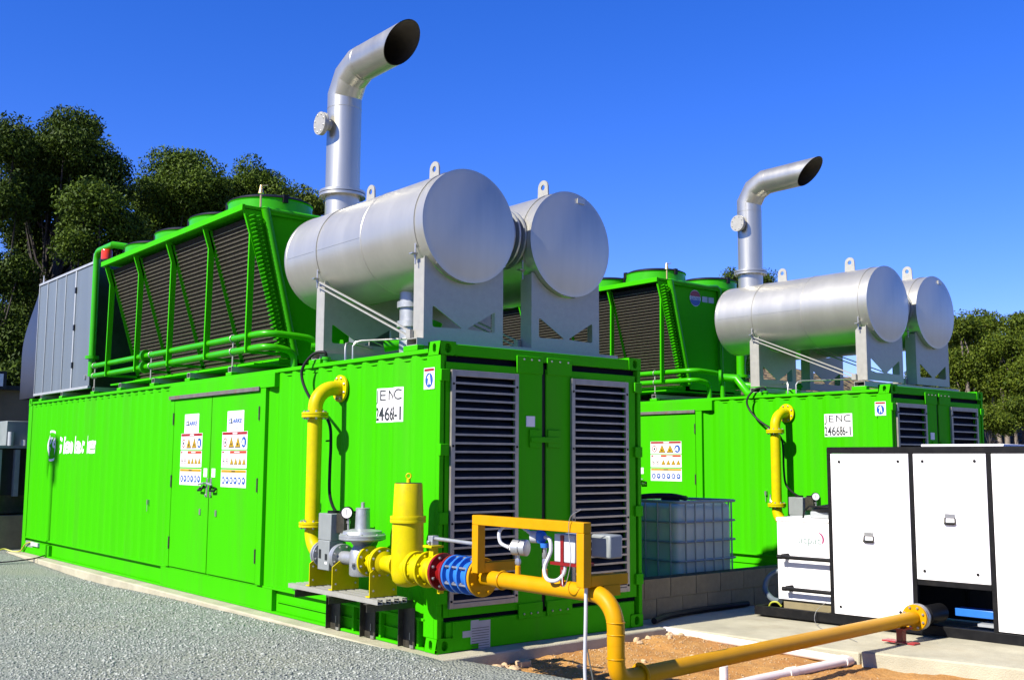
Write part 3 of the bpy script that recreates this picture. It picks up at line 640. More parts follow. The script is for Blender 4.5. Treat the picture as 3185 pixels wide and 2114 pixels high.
for b_, s_ in zip(list(beams[:7]), ('under the front silencer cradles of the farther container', 'under the rear silencer cradles of the farther container')+tuple(p+' on the farther container' for p in pos[:5])):
    c = copy_tree(b_); c['label'] = 'grey hollow beam '+s_ if 'cradles' in s_ else 'short grey beam '+s_
    c.location = (b_.location.x+C2[0], b_.location.y+C2[1], b_.location.z+C2[2])
    b_.pop('x', None)

# ================================================================== silencers and stacks
ZC, RS = 3.712, 0.523
def make_silencer(cx, label, first):
    t = thing('exhaust_silencer', label, 'silencer', (cx, 1.5, 2.652), 'silver exhaust silencers on the container roofs')
    y0, y1 = 0.315, 2.911
    prof = [(RS-.004, 0.0), (RS, 0.004)]
    MB().lathe((cx, y0, ZC), (0,1,0), [(RS, 0.004), (RS, 1.05), (RS+.0005, 1.0505), (RS, 1.06), (RS, 2.0), (RS, y1-y0-.004)], 96, cap=False).build('shell', 'silver_paint', t, smooth=30)
    def cap(yc, sg, nm):
        pr = []
        for i in range(11):
            r = RS*(1-i/10*.999); pr.append((r, sg*(0.048*(1-(r/RS)**2))))
        MB().lathe((cx, yc, ZC), (0,1,0), [(RS, -sg*0.006), (RS+.004, -sg*.004), (RS+.004, 0.0)]+pr, 96, cap=False).build(nm, 'silver_paint', t, smooth=40)
    cap(y0, -1, 'end_cap'); cap(y1, 1, 'end_cap')
    for y in (1.369, 2.87): MB().torus((cx, y, ZC), (0,1,0), RS, 0.005, 96, 6).build('seam_weld', 'silver_paint', t)
    MB().box(cx-RS-.0025, cx-RS+.004, 1.37, 2.87, ZC-.012, ZC-.008).build('seam_weld', 'silver_paint', t)
    for y in ((0.886, 2.035) if first else (0.731, 2.0)):
        pts = [(-.085, -.12), (.085, -.12), (.075, .10)]+[(.075*math.cos(a), .10+.075*math.sin(a)) for a in [PI*i/10 for i in range(1, 10)]]+[(-.075, .10)]
        MB().plate([pts, circ(.030, 14, (0, .10))], (cx-.008, y, ZC+RS+.03), (0,-1,0), (0,0,1), .016).build('lifting_lug', 'galvanised', t, smooth=30)
    # cradles
    hw = 0.452; xo = cx-(0.54-0.092)-0.004
    for yc, fr in ((0.385, True), (2.155, False)):
        zb = 2.6525; out = [(0, 0), (2*hw-.002, 0), (2*hw-.002, .735)]
        c0 = (hw-.002, ZC-zb); a1 = math.asin((.735-c0[1])/(RS+.006)) if abs((.735-c0[1])/(RS+.006)) < 1 else -.9
        aa = [(-PI/2)+(a1+PI/2)*(1-2*i/28) for i in range(29)]
        out += [(c0[0]+(RS+.006)*math.cos(a), c0[1]+(RS+.006)*math.sin(a)) for a in aa]
        out = [p for p in out if -0.001 <= p[0] <= 2*hw]
        out += [(0, .735)]
        holes = [rtri([(.095, .305), (.095, .105), (.43, .115)], .03), rtri([(2*hw-.095, .305), (2*hw-.095, .105), (2*hw-.43, .115)], .03)]
        y = yc
        cr = MB().plate([out]+holes, (xo, y, zb), (1,0,0), (0,0,1), .010).build('cradle', 'galvanised', t, smooth=30)
        for xs, sg in ((xo, 1), (xo+2*hw-.002, -1)):
            zt = .72
            MB().plate([[(0, 0), (.150, 0), (.150, zt-.04), (.11, zt), (.0, zt)]], (xs if sg > 0 else xs, y+.011, zb), (0,1,0), (0,0,1), -.010 if sg > 0 else .010).build('side_flange', 'galvanised', cr, smooth=0)
        # strap round the drum with its tensioner
        st_ = MB(); k = 40; o = 0
        a0, a1_ = math.radians(-25), math.radians(205)
        for i in range(k+1):
            a = a0+(a1_-a0)*i/k
            for (r, dy) in ((RS+.003, -.022), (RS+.003, .022), (RS+.008, .022), (RS+.008, -.022)): st_.v.append((cx+r*math.cos(a), y+.09+dy, ZC+r*math.sin(a)))
        for i in range(k):
            for j in range(4): st_.f.append((i*4+j, i*4+(j+1) % 4, (i+1)*4+(j+1) % 4, (i+1)*4+j))
        st_.build('strap', 'silver_paint', t)
        for sg in (-1, 1):
            xx = cx+sg*(RS+.006)*math.cos(a0); zz = ZC+(RS)*math.sin(a0)
            MB().cyl((xx+sg*.01, y+.09, zz-.17), (xx+sg*.01, y+.09, zz+.02), .008, 8).lathe((xx+sg*.01, y+.09, zz-.10), (0,0,1), [(.018,0),(.018,.018)], 6).box(min(xx, xx+sg*.05)-.01, max(xx, xx+sg*.05), y+.065, y+.115, zz-.082, zz-.070).build('tension_rod', 'bolt_zinc', t)
        for k in range(6):
            a = -PI/2+(k-2.5)*.30
            if fr: inst('bolt', BOLT_S, (cx+(RS-.002)*math.cos(a), y-.055, ZC+(RS+.0)*math.sin(a)), t, rot_to((math.cos(a), 0, math.sin(a))))
    # diagonal twin brace along the outside
    bx_ = cx-(0.54-0.088)-.012
    MB().bar((bx_-.012, 2.26, 3.395), (bx_-.012, 0.555, 2.725), .022, .014).bar((bx_-.012, 2.26, 3.345), (bx_-.012, 0.60, 2.690), .022, .014).box(bx_-.03, bx_, .535, .60, 2.66, 2.74).build('brace', 'galvanised', t, smooth=0)
    MB().tube([(cx, 1.25, ZC-RS+.02), (cx, 1.25, 2.80), (cx, 1.25, 2.5155)], .115, 24).lathe((cx, 1.25, 3.05), (0,0,1), [(.14,0),(.14,.06)], 24).lathe((cx, 1.25, 2.86), (0,0,1), [(.14,0),(.14,.06)], 24).build('inlet_pipe', 'cast_aluminium', t) if first else None
    if first:   # bellows to its twin
        pr = [(.16, 0)]
        xs = cx+RS-.06
        for k in range(4): pr += [(.16, .03+k*.07), (.215, .035+k*.07), (.215, .055+k*.07), (.16, .06+k*.07)]
        pr.append((.16, .36)); MB().lathe((xs, .66, ZC+.02), (1,0,0), [(p_[0]*1.35, p_[1]) for p_ in pr], 40).build('bellows', 'cast_aluminium', t, smooth=30)
    else:
        MB().box(cx+.07, cx+.17, y0-.025, y0-.012, ZC+RS-.10, ZC+RS-.05).build('name_plate', 'silver_paint', t)
    return t
XS = (0.54, 1.795)
s1 = make_silencer(XS[0], 'large silver silencer drum carrying the exhaust stack on the near container', True)
s2 = make_silencer(XS[1], 'silver silencer drum without a stack on the near container', False)
def make_stack(label):
    cx, cy, r = XS[0], 2.625, 0.186
    t = thing('exhaust_stack', label, 'exhaust stack', (cx, cy, 4.19), 'exhaust stacks')
    MB().tube([(cx,cy,4.16),(cx,cy,4.44)], r, 40).build('neck', 'stack_metal', t)
    for z in (4.415, 4.452):
        f_ = MB().lathe((cx,cy,z), (0,0,1), [(r,0),(.25,0),(.25,.028),(r,.028)], 40, cap=False).build('flange', 'stack_metal', t)
        if z > 4.43: ring_bolts(f_, (cx,cy,z+.028), (0,0,1), .222, 14, BOLT_S)
        else: ring_bolts(f_, (cx,cy,z), (0,0,-1), .222, 14, BOLT_S)
    path = [(cx,cy,4.48),(cx,cy,5.552),(cx,cy-.125,5.735),(cx,cy-.325,5.825),(cx,cy-.41,5.825),(cx,1.50,5.825)]
    def pipe(rad, nm, m, flip):
        mb = MB(); mb.tube(path, rad, 64, cap=False); k = 64
        for i in range(len(mb.v)-k, len(mb.v)):
            x, y, z = mb.v[i]; mb.v[i] = (x, 1.50-(z-5.825)*.98, z)
        o = mb.build(nm, m, t, smooth=13); return o
    pipe(r, 'pipe', 'stack_metal', False); pipe(r-.007, 'inner_wall', 'soot_metal', True)
    for z in (5.40,): MB().torus((cx,cy,z), (0,0,1), r, .003, 44, 6).build('seam_weld', 'stack_metal', t)
    MB().torus((cx,cy-.41,5.825), (0,1,0), r, .003, 44, 6).build('seam_weld', 'stack_metal', t)
    b = MB().lathe((cx-r+.03, cy, 5.19), (-1,0,0), [(.06,0),(.06,.10)], 24).lathe((cx-r-.07, cy, 5.19), (-1,0,0), [(.125,0),(.125,.022),(.122,.025),(.125,.028),(.125,.050)], 36).build('inspection_flange', 'galvanised', t)
    ring_bolts(b, (cx-r-.12, cy, 5.19), (-1,0,0), .10, 8, BOLT_S); ring_bolts(b, (cx-r-.07, cy, 5.19), (1,0,0), .10, 8, BOLT_S)
    return t
stk = make_stack('silver exhaust stack with bent-over outlet on the near container, the taller in view')
for o, lb in ((s1, 'large silver silencer drum carrying the exhaust stack on the farther container'), (s2, 'silver silencer drum without a stack on the farther container'), (stk, 'silver exhaust stack with bent-over outlet on the farther container at right')):
    c = copy_tree(o, skip=('inlet_pipe',)); c['label'] = lb; c.location = (o.location.x+C2[0], o.location.y+C2[1], o.location.z+C2[2]+.02)

# ================================================================== finned coolers
def make_cooler(label, emblem=True):
    ya, yb = 3.72, 8.45; t = thing('dry_cooler', label, 'cooler', (1.22, 6.1, 2.65), 'green finned coolers on the container roofs')
    xm = 1.22
    ys = [ya+.02, 4.865, 6.03, 7.19, yb-.10]
    zt, zb = 4.44, 2.74
    MX = lambda x: 2*xm-x
    for sd_ in (0, 1):
        X = (lambda x: x) if sd_ == 0 else MX
        # top rail and base rail
        def bx(nm, x0, x1, y0, y1, z0, z1, m='green_paint'):
            a, b = X(x0), X(x1); return MB().box(min(a, b), max(a, b), y0, y1, z0, z1).build(nm, m, t, bevel=0.004)
        bx('top_rail', -.115, -.075, ya, yb, zt-.060, zt+.012)
        bx('base_rail', .42, .60, ya+.05, yb-.05, 2.64, 2.735)
        # posts with kink, and sloping end strips of the coil
        for y in ys:
            p_ = MB(); wy = .028
            p_.hexa([(X(.0),y,4.125),(X(.0),y+wy,4.125),(X(.075),y+wy,4.125),(X(.075),y,4.125),(X(-.085),y,zt-.06),(X(-.085),y+wy,zt-.06),(X(-.01),y+wy,zt-.06),(X(-.01),y,zt-.06)])
            p_.hexa([(X(-.012),y,2.80),(X(-.012),y+wy,2.80),(X(.055),y+wy,2.80),(X(.055),y,2.80),(X(.0),y,4.1245),(X(.0),y+wy,4.1245),(X(.075),y+wy,4.1245),(X(.075),y,4.1245)])
            p_.build('post', 'green_paint', t, smooth=0)
            q_ = MB(); w2 = .010; q_.hexa([(X(.470),y,zb),(X(.470),y+w2,zb),(X(.56),y+w2,zb),(X(.56),y,zb),(X(-.018),y,zt-.09),(X(-.018),y+w2,zt-.09),(X(.065),y+w2,zt-.09),(X(.065),y,zt-.09)])
            q_.build('coil_strip', 'green_paint', t, smooth=0)
            bx('post_foot', -.012, .50, y, y+wy, 2.765, 2.799)
        # coils in four bays: dark core with pale fin edges
        for i in range(4):
            y0, y1 = ys[i]+.012, ys[i+1]-.001; sl = (.49-.0)/(zt-.10-zb)
            xf = lambda z: .015+(zt-.10-z)*sl
            c_ = MB().hexa([(X(xf(zb)+.02),y0,zb),(X(xf(zb)+.02),y1,zb),(X(xf(zb)+.16),y1,zb),(X(xf(zb)+.16),y0,zb),(X(xf(zt-.1)+.02),y0,zt-.1),(X(xf(zt-.1)+.02),y1,zt-.1),(X(xf(zt-.1)+.16),y1,zt-.1),(X(xf(zt-.1)+.16),y0,zt-.1)]).build('coil', 'coil_dark', t, smooth=0)
            f_ = MB(); z = zb+.02
            while z < zt-.16:
                x = xf(z); f_.hexa([(X(x+.004),y0,z),(X(x+.004),y1,z),(X(x+.03),y1,z+.004),(X(x+.03),y0,z+.004),(X(x-.001),y0,z+.007),(X(x-.001),y1,z+.007),(X(x+.03),y1,z+.011),(X(x+.03),y0,z+.011)]); z += .047
            f_.build('fins', 'fin_edge', c_, smooth=0)
        # return bends and header pipe at the front end
        rb = MB(); z = zb+.06
        while z < zt-.09:
            x = -.045+(zt-.10-z)*.255
            for dx in (.015, .085):
                a, b = X(x+dx), X(x+dx+.045); rb.tube([(a, ya+.01, z), (a, ya-.035, z+.002), ((a+b)/2, ya-.052, z+.010), (b, ya-.035, z+.020), (b, ya+.01, z+.022)], .0078, 6)
            z += .046
        rb.build('return_bends', 'green_pipe_paint', t)
        hp = MB().tube([(X(.155), ya-.035, 4.43), (X(.575), ya-.035, 2.765)], .05, 20).lathe((X(.155), ya-.035, 4.43), (0,0,1), [(.05,0),(.03,.02)], 20).build('header_pipe', 'green_pipe_paint', t)
        # tube sheet behind the bends
        MB().plate([[(0, 0), (.22, 0), (-.30, 1.66), (-.52, 1.66)]], (.43, ya+.012, zb), (1,0,0), (0,0,1), .006).build('tube_sheet', 'green_paint', t, smooth=0) if sd_ == 0 else MB().plate([[(0, 0), (-.22, 0), (.30, 1.66), (.52, 1.66)][::-1]], (MX(.43), ya+.012, zb), (1,0,0), (0,0,1), .006).build('tube_sheet', 'green_paint', t, smooth=0)
    # end sheets and deck
    for y, sg in ((ya+.004, 1), (yb-.01, -1)):
        MB().plate([[(.66, zb-.05), (MX(.66), zb-.05), (MX(.235), zt-.075), (.235, zt-.075)]], (0, y, 0), (1,0,0), (0,0,1), .008).build('end_sheet', 'green_paint', t, smooth=0)
    MB().box(-.074, MX(-.074), ya+.005, yb-.005, zt-.03, zt+.004).build('fan_deck', 'green_paint', t, smooth=0)
    MB().box(.17, MX(.17), ya-.05, ya+.003, zt-.075, zt-.031).build('top_crossbar', 'green_paint', t, bevel=0.004)
    MB().tube([(.20, ya-.03, zt-.02), (1.05, ya-.04, zt-.03), (1.30, ya-.04, zt+.0), (1.38, ya-.04, zt-.05), (1.40, ya-.04, 3.0)], .034, 14).build('top_pipe', 'green_pipe_paint', t)
    MB().box(.1, MX(.1), ya+.02, yb-.02, 2.642, 2.66).build('base_tray', 'green_paint', t, smooth=0)
    # fans
    for x in (.55, MX(.55)):
        for k in range(4):
            y = 4.36+k*1.165; R = .50
            fr_ = MB().lathe((x, y, zt+.003), (0,0,1), [(R+.03, 0), (R, .04), (R, .175), (R+.012, .19), (R-.01, .19), (R-.012, .03)], 44, cap=False).build('fan_ring', 'green_pipe_paint', t, smooth=30)
            g_ = MB()
            for q in range(5): g_.torus((x, y, zt+.20+.055*(1-(q+1)/5)), (0,0,1), R*(q+1)/5, .008 if q < 4 else .014, 36, 5)
            for q in range(12):
                a = 2*PI*q/12; g_.tube([(x+.05*math.cos(a), y+.05*math.sin(a), zt+.255), (x+R*.6*math.cos(a), y+R*.6*math.sin(a), zt+.23), (x+R*math.cos(a), y+R*math.sin(a), zt+.195)], .006, 5)
            for q in range(3):
                a = 2*PI*q/3+.4; g_.box(x+R*math.cos(a)-.03, x+R*math.cos(a)+.03, y+R*math.sin(a)-.03, y+R*math.sin(a)+.03, zt+.14, zt+.235)
            g_.lathe((x, y, zt+.13), (0,0,1), [(.10,0),(.10,.12),(.06,.14)], 16); g_.lathe((x, y, zt+.188), (0,0,1), [(R-.004,0),(R+.003,.006),(R-.004,.030),(R-.06,.055),(R-.07,.05)], 44, cap=False)
            g_.build('fan_guard', 'rubber', fr_)
            bl = MB()
            for q in range(5):
                a = 2*PI*q/5; c, s_ = math.cos(a), math.sin(a); P_ = lambda r, w_, z: (x+r*c-w_*s_, y+r*s_+w_*c, zt+z)
                bl.hexa([P_(.09,-.07,.07),P_(.46,-.11,.06),P_(.46,.11,.115),P_(.09,.07,.12),P_(.09,-.07,.076),P_(.46,-.11,.066),P_(.46,.11,.121),P_(.09,.07,.126)])
            bl.build('fan_blades', 'dark_box', fr_, smooth=0)
    # bleed valve at the front
    MB().tube([(.10, ya-.02, zt), (.10, ya-.02, zt+.16)], .012, 8).lathe((.10, ya-.02, zt+.16), (0,0,1), [(.035,0),(.03,.015),(.014,.10)], 12).bar((.10, ya-.02, zt+.25), (.17, ya-.05, zt+.26), .02, .01).build('bleed_valve', 'brass', t)
    # maker's emblem on the end sheet
    if not emblem: return t
    yS = ya-.008
    em = MB().plate([circ(.135, 32)], (.80, yS, 4.20), (1,0,0), (0,0,1), .003).build('maker_emblem', 'sign_white', t, smooth=0)
    MB().plate([[(.125*math.cos(a), .03+.095*math.sin(a)) for a in [PI*i/14 for i in range(15)]]], (.80, yS-.002, 4.20), (1,0,0), (0,0,1), .001).build('print', 'sign_red', em, smooth=0)
    MB().plate([[(.125*math.cos(a), -.03+.095*math.sin(a)) for a in [PI+PI*i/14 for i in range(15)]]], (.80, yS-.002, 4.20), (1,0,0), (0,0,1), .001).build('print', 'sign_blue', em, smooth=0)
    vs, fs = text2d('GÜNTNER', bold=0.02); mb = MB(); mb.add([(.68+p[0]*.24, yS-.003, 4.172+p[1]*.06) for p in vs], fs); mb.build('lettering', 'sign_blue', em, smooth=0)
    for x in (.97, 1.13): MB().box(x, x+.135, yS-.003, yS+.002, 4.155, 4.25).build('data_plate', 'white_trim', t, smooth=0)
    return t
cool1 = make_cooler('long green finned fan cooler on the near container, seen along its side', False)
c = make_cooler('green finned fan cooler with the round emblem on its end, on the farther container'); c.location = (1.22+C2[0]-.06, 6.1+C2[1]+.20, 2.65+.05)
# red beacon and upright on the near cooler
t = thing('beacon_lamp', 'red beacon lamp at the far end of the near cooler', 'beacon', (0.02, 8.62, 4.46))
MB().lathe((.02,8.62,4.40), (0,0,1), [(.05,0),(.05,.10),(.085,.10),(.085,.13)], 20).build('beacon_base', 'rubber', t); MB().lathe((.02,8.62,4.53), (0,0,1), [(.08,0),(.08,.13),(.07,.15),(.0,.155)], 24).build('lens', 'beacon_red', t)

# coolant pipes on the roofs
def roof_pipes(dx, dy, dz, far, label):
    o = (dx, dy, dz); A = lambda p: (p[0]+dx, p[1]+dy, p[2]+dz)
    t = thing('coolant_pipes', label, 'pipes', A((.05, 6.2, 2.6)), 'green coolant pipes on the container roofs')
    def tb(nm, pts, r, n=16): 
        return MB().tube([A(p) for p in pts], r, n).build(nm, 'green_pipe_paint', t)
    def bend(p, c, q, k=7): return [tuple(Vector(p)*(1-s_)**2+Vector(c)*2*s_*(1-s_)+Vector(q)*s_*s_) for s_ in [i/k for i in range(k+1)]]
    yl = 9.10
    tb('flow_pipe', [(.05,yl,2.965),(.05,3.75,2.965)]+bend((.05,3.6,2.965),(.05,3.42,2.965),(.20,3.38,2.965))+[(.42,3.34,2.95)]+bend((.52,3.32,2.94),(.64,3.30,2.93),(.65,3.30,2.80))+[(.65,3.30,2.52)], .038)
    tb('return_pipe', [(.05,yl,2.815),(.05,3.70,2.815)]+bend((.05,3.55,2.815),(.05,3.40,2.815),(.18,3.38,2.81))+[(.26,3.37,2.80)]+bend((.30,3.36,2.79),(.40,3.36,2.77),(.40,3.36,2.66))+[(.40,3.36,2.52)], .038)
    for z in (2.965, 2.815):
        for y in (6.90, 6.93): MB().lathe(A((.05,y,z)), (0,1,0), [(.038,0),(.085,0),(.085,.02),(.038,.02)], 24).build('flange', 'green_pipe_paint', t)
    if far: tb('riser', [(.05,9.16,2.815),(.05,9.16,3.06),(.05,9.16,4.55)]+bend((.05,9.16,4.60),(.05,9.16,4.73),(.05,9.02,4.735))+[(.05,8.45,4.735),(.3,8.3,4.70),(.5,8.3,4.55)], .05); MB().lathe(A((.05,9.16,3.08)), (0,0,1), [(.05,0),(.10,0),(.10,.045),(.05,.045)], 24).build('flange', 'green_pipe_paint', t)
    for y in (4.19, 6.72, 8.99):
        MB().cyl(A((.05,y,2.64)), A((.05,y,3.01)), .010, 8).torus(A((.05,y,2.965)), (0,1,0), .043, .007, 16, 6).torus(A((.05,y,2.815)), (0,1,0), .043, .007, 16, 6).build('clamp_post', 'galvanised', t)
    return t
roof_pipes(0, 0, 0, True, 'pair of green coolant pipes along the near container roof edge below the cooler')
roof_pipes(C2[0], C2[1], C2[2]+.02, False, 'pair of green coolant pipes along the farther container roof edge below the cooler')
# short green pipes and valve on the roof between the silencer cradles
def roof_valves(dx, dy, dz, near, label):
    A = lambda p: (p[0]+dx, p[1]+dy, p[2]+dz)
    t = thing('roof_valve_set', label, 'valve', A((.5, 2.4, 2.515)))
    if near:
        MB().tube([A(p) for p in ((.55,1.75,2.72),(.85,1.55,2.78),(.95,1.5,2.82),(1.0,1.46,2.98))], .06, 16).build('branch_pipe', 'green_pipe_paint', t)
        MB().torus(A((.80,1.585,2.77)), (.83,-.55,.1), .062, .008, 16, 6).build('clamp', 'bolt_zinc', t)
        MB().lathe(A((.48,2.50,2.76)), (.83,-.4,0), [(.04,-.3),(.04,0),(.085,0),(.085,.03),(.04,.03),(.045,.2),(.0,.24)], 20).build('flanged_stub', 'green_pipe_paint', t)
        MB().tube([A(p) for p in ((.78,2.40,2.78),(.78,2.40,2.86),(.9,2.3,2.79))], .008, 6).build('valve_lever', 'bolt_zinc', t)
    else:
        MB().tube([A(p) for p in ((.62,3.3,2.90),(.75,3.1,2.88),(.72,2.85,2.62),(.70,2.6,2.585),(.68,1.9,2.585))], .06, 16).build('branch_pipe', 'green_pipe_paint', t)
        MB().lathe(A((.60,3.33,2.905)), (.6,-.8,0), [(.05,0),(.11,0),(.11,.04),(.05,.04)], 24).build('flange', 'green_pipe_paint', t)
        MB().tube([A(p) for p in ((1.25,3.4,3.5),(1.25,3.4,3.02),(1.25,3.4,2.98))], .075, 18).lathe(A((1.25,3.4,2.93)), (0,0,1), [(.075,0),(.14,0),(.14,.045),(.075,.045)], 24).tube([A((1.25,3.4,2.93)), A((1.25,3.35,2.80)), A((1.3,2.9,2.74)), A((1.4,2.3,2.74))], .06, 16).build('pump_pipe', 'green_pipe_paint', t)
        MB().tube([A((1.55,3.4,3.5)), A((1.55,3.4,2.52))], .045, 14).build('drop_pipe', 'green_pipe_paint', t)
    for (y0, y1, xx) in ((1.62, 2.35, .9), (1.48, .62, .75)):
        MB().tube([A((.03,y0,2.53)), A((.03,y0,2.66)), A((.05,y0+.02*(1 if y1 > y0 else -1),2.70)), A((.10,y0+(.05 if y1 > y0 else -.05),2.715)), A((xx,y1,2.74))], .010, 8).build('vent_tube', 'bolt_zinc', t)
    MB().lathe(A((.05,2.02,2.536)), (0,0,1), [(.035,0),(.035,.035),(.045,.036),(.045,.06),(.02,.062)], 14).build('gland_socket', 'green_pipe_paint', t)
    return t
roof_valves(0, 0, 0, True, 'short green flanged pipes behind the near silencer cradles, with thin bent vent tubes')
roof_valves(C2[0], C2[1], C2[2], False, 'looped green flanged pipes below the silencer on the farther container')
# frames seen below the silencers: dark sheet duct
for (dx, dy, lb) in ((0, 0, 'tall grey duct box standing behind the near silencer cradles'),):
    t = thing('roof_duct', lb, 'duct', (1.6, 2.9, 2.515)); MB().box(1.0, 2.2, 2.75, 3.2, 2.516, 3.25).build('duct_panel', 'grey_panel', t, bevel=0.006)

# ================================================================== grey plant box at the far end of the roof
t = thing('plant_box', 'pale grey plant box with a narrow door at the far end of the near roof', 'plant box', (1.2, 10.65, 2.64))
x0 = 0.05; ys = [9.25, 10.12, 10.62, 11.12, 11.62, 12.11]
MB().box(x0+.02, 2.4, 9.27, 12.08, 2.645, 4.585).build('body', 'dark_sheet', t, smooth=0)
dr = MB().box(x0, x0+.0195, ys[0], ys[1]-.05, 2.68, 4.56).build('door', 'grey_panel', t, bevel=0.006)
for z in (3.0, 3.6, 4.2): MB().box(x0-.02, x0-.0005, ys[1]-.075, ys[1]-.02, z, z+.09).build('hinge', 'rubber', dr)
MB().cyl((x0-.02, 9.42, 2.82), (x0, 9.42, 2.82), .04, 12).build('door_knob', 'bolt_zinc', dr)
for i in range(1, 5): MB().box(x0, x0+.0195, ys[i]+(0 if i > 1 else .0), ys[i+1]-.02, 2.68, 4.56).build('panel', 'grey_panel', t, bevel=0.004)
for i in range(1, 6): MB().box(x0-.014, x0+.018, ys[i]-(.05 if i == 1 else .018), ys[i]-.001, 2.66, 4.58).build('joint_strip', 'white_trim', t, bevel=0.003)
for za, zb_ in ((4.561, 4.60), (2.64, 2.679)): MB().box(x0-.018, x0+.03, 9.25, 12.11, za, zb_).build('edge_strip', 'white_trim', t, bevel=0.003)
for y in (9.33, 11.98):
    MB().plate([[(0,0),(.22,0),(.22,.03),(.11,.16),(0,.03)]], (.08, y, 4.60), (.2,.98,0), (0,0,1), .012).build('lifting_eye', 'white_trim', t)
hd = MB(); k = 10   # rear weather hood
pr = [(12.11, 4.585)]+[(12.11+.95*math.sin(i/k*PI/2)**1.4, 4.585-1.15*(i/k)) for i in range(1, k+1)]+[(13.06, 2.62)]
for (y, z) in pr: hd.v += [(x0+.01, y, z), (2.4, y, z)]
for i in range(len(pr)-1): hd.f.append((2*i, 2*i+1, 2*i+3, 2*i+2))
hd.f.append(tuple([2*i for i in range(len(pr))]+[len(hd.v)])); hd.v.append((x0+.01, 12.11, 2.62)); hd.f.append(tuple([2*i+1 for i in reversed(range(len(pr)))]+[len(hd.v)])); hd.v.append((2.4, 12.11, 2.62))
hd.build('weather_hood', 'dark_sheet', t, smooth=30)

# ================================================================== gas train beside the near container
GX, GZ = -0.28, 0.722
def flange(parent, y, r, th=.024, m='yellow_paint', nb=8, bm=None, x=GX, z=GZ, dirs=(-1,)):
    f_ = MB().lathe((x, y-th/2, z), (0,1,0), [(r-.004,0),(r,.003),(r,th-.003),(r-.004,th)], 36).build('flange', m, parent, smooth=30)
    for d_ in dirs: ring_bolts(f_, (x, y+d_*th/2, z), (0, d_, 0), r*.80, nb, bm)
    return f_
def bendp(p, c, q, k=9): return [tuple(Vector(p)*(1-s_)**2+Vector(c)*2*s_*(1-s_)+Vector(q)*s_*s_) for s_ in [i/k for i in range(k+1)]]
def qarc(c, r, a0, a1, e1, e2, k=10):
    c, e1, e2 = Vector(c), Vector(e1), Vector(e2); return [tuple(c+(e1*math.cos(a0+(a1-a0)*i/k)+e2*math.sin(a0+(a1-a0)*i/k))*r) for i in range(k+1)]
def make_riser(label):
    t = thing('gas_riser_pipe', label, 'gas pipe', (GX, 1.623, 0.72), 'yellow gas riser pipes'); y = 1.623; r = .069
    MB().tube([(GX,y,.99),(GX,y,1.985)], r, 28).build('pipe', 'yellow_paint', t)
    MB().tube([(GX,y,2.0)]+qarc((GX+.20,y,2.06),.20,PI,PI/2,(1,0,0),(0,0,1),12)+[(-.01,y,2.26)], r, 28).build('elbow', 'yellow_paint', t)
    MB().tube([(GX,y,.965)]+qarc((GX,y-.20,.925),.20,0,-PI/2,(0,1,0),(0,0,1),12)+[(GX,1.41,.725)], r, 28).build('elbow', 'yellow_paint', t)
    for z, d_ in ((1.985, -1), (2.012, 1), (.968, -1), (.995, 1)):
        f_ = MB().lathe((GX,y,z-.012), (0,0,1), [(.122,0),(.125,.003),(.125,.021),(.122,.024)], 36).build('flange', 'yellow_paint', t, smooth=30)
        ring_bolts(f_, (GX,y,z+d_*.012), (0,0,d_), .10, 8)
    f_ = MB().lathe((-.002,y,2.26), (-1,0,0), [(.128,0),(.13,.003),(.13,.024),(.127,.027)], 36).build('flange', 'yellow_paint', t, smooth=30); ring_bolts(f_, (-.029,y,2.26), (-1,0,0), .105, 8)
    MB().tube([(GX+.09,1.745,1.01),(GX+.09,1.80,1.03),(GX+.09,1.80,1.12)], .010, 6).build('earth_strap', 'bolt_zinc', t)
    return t
riser = make_riser('yellow gas riser pipe with elbows on the side of the near container')
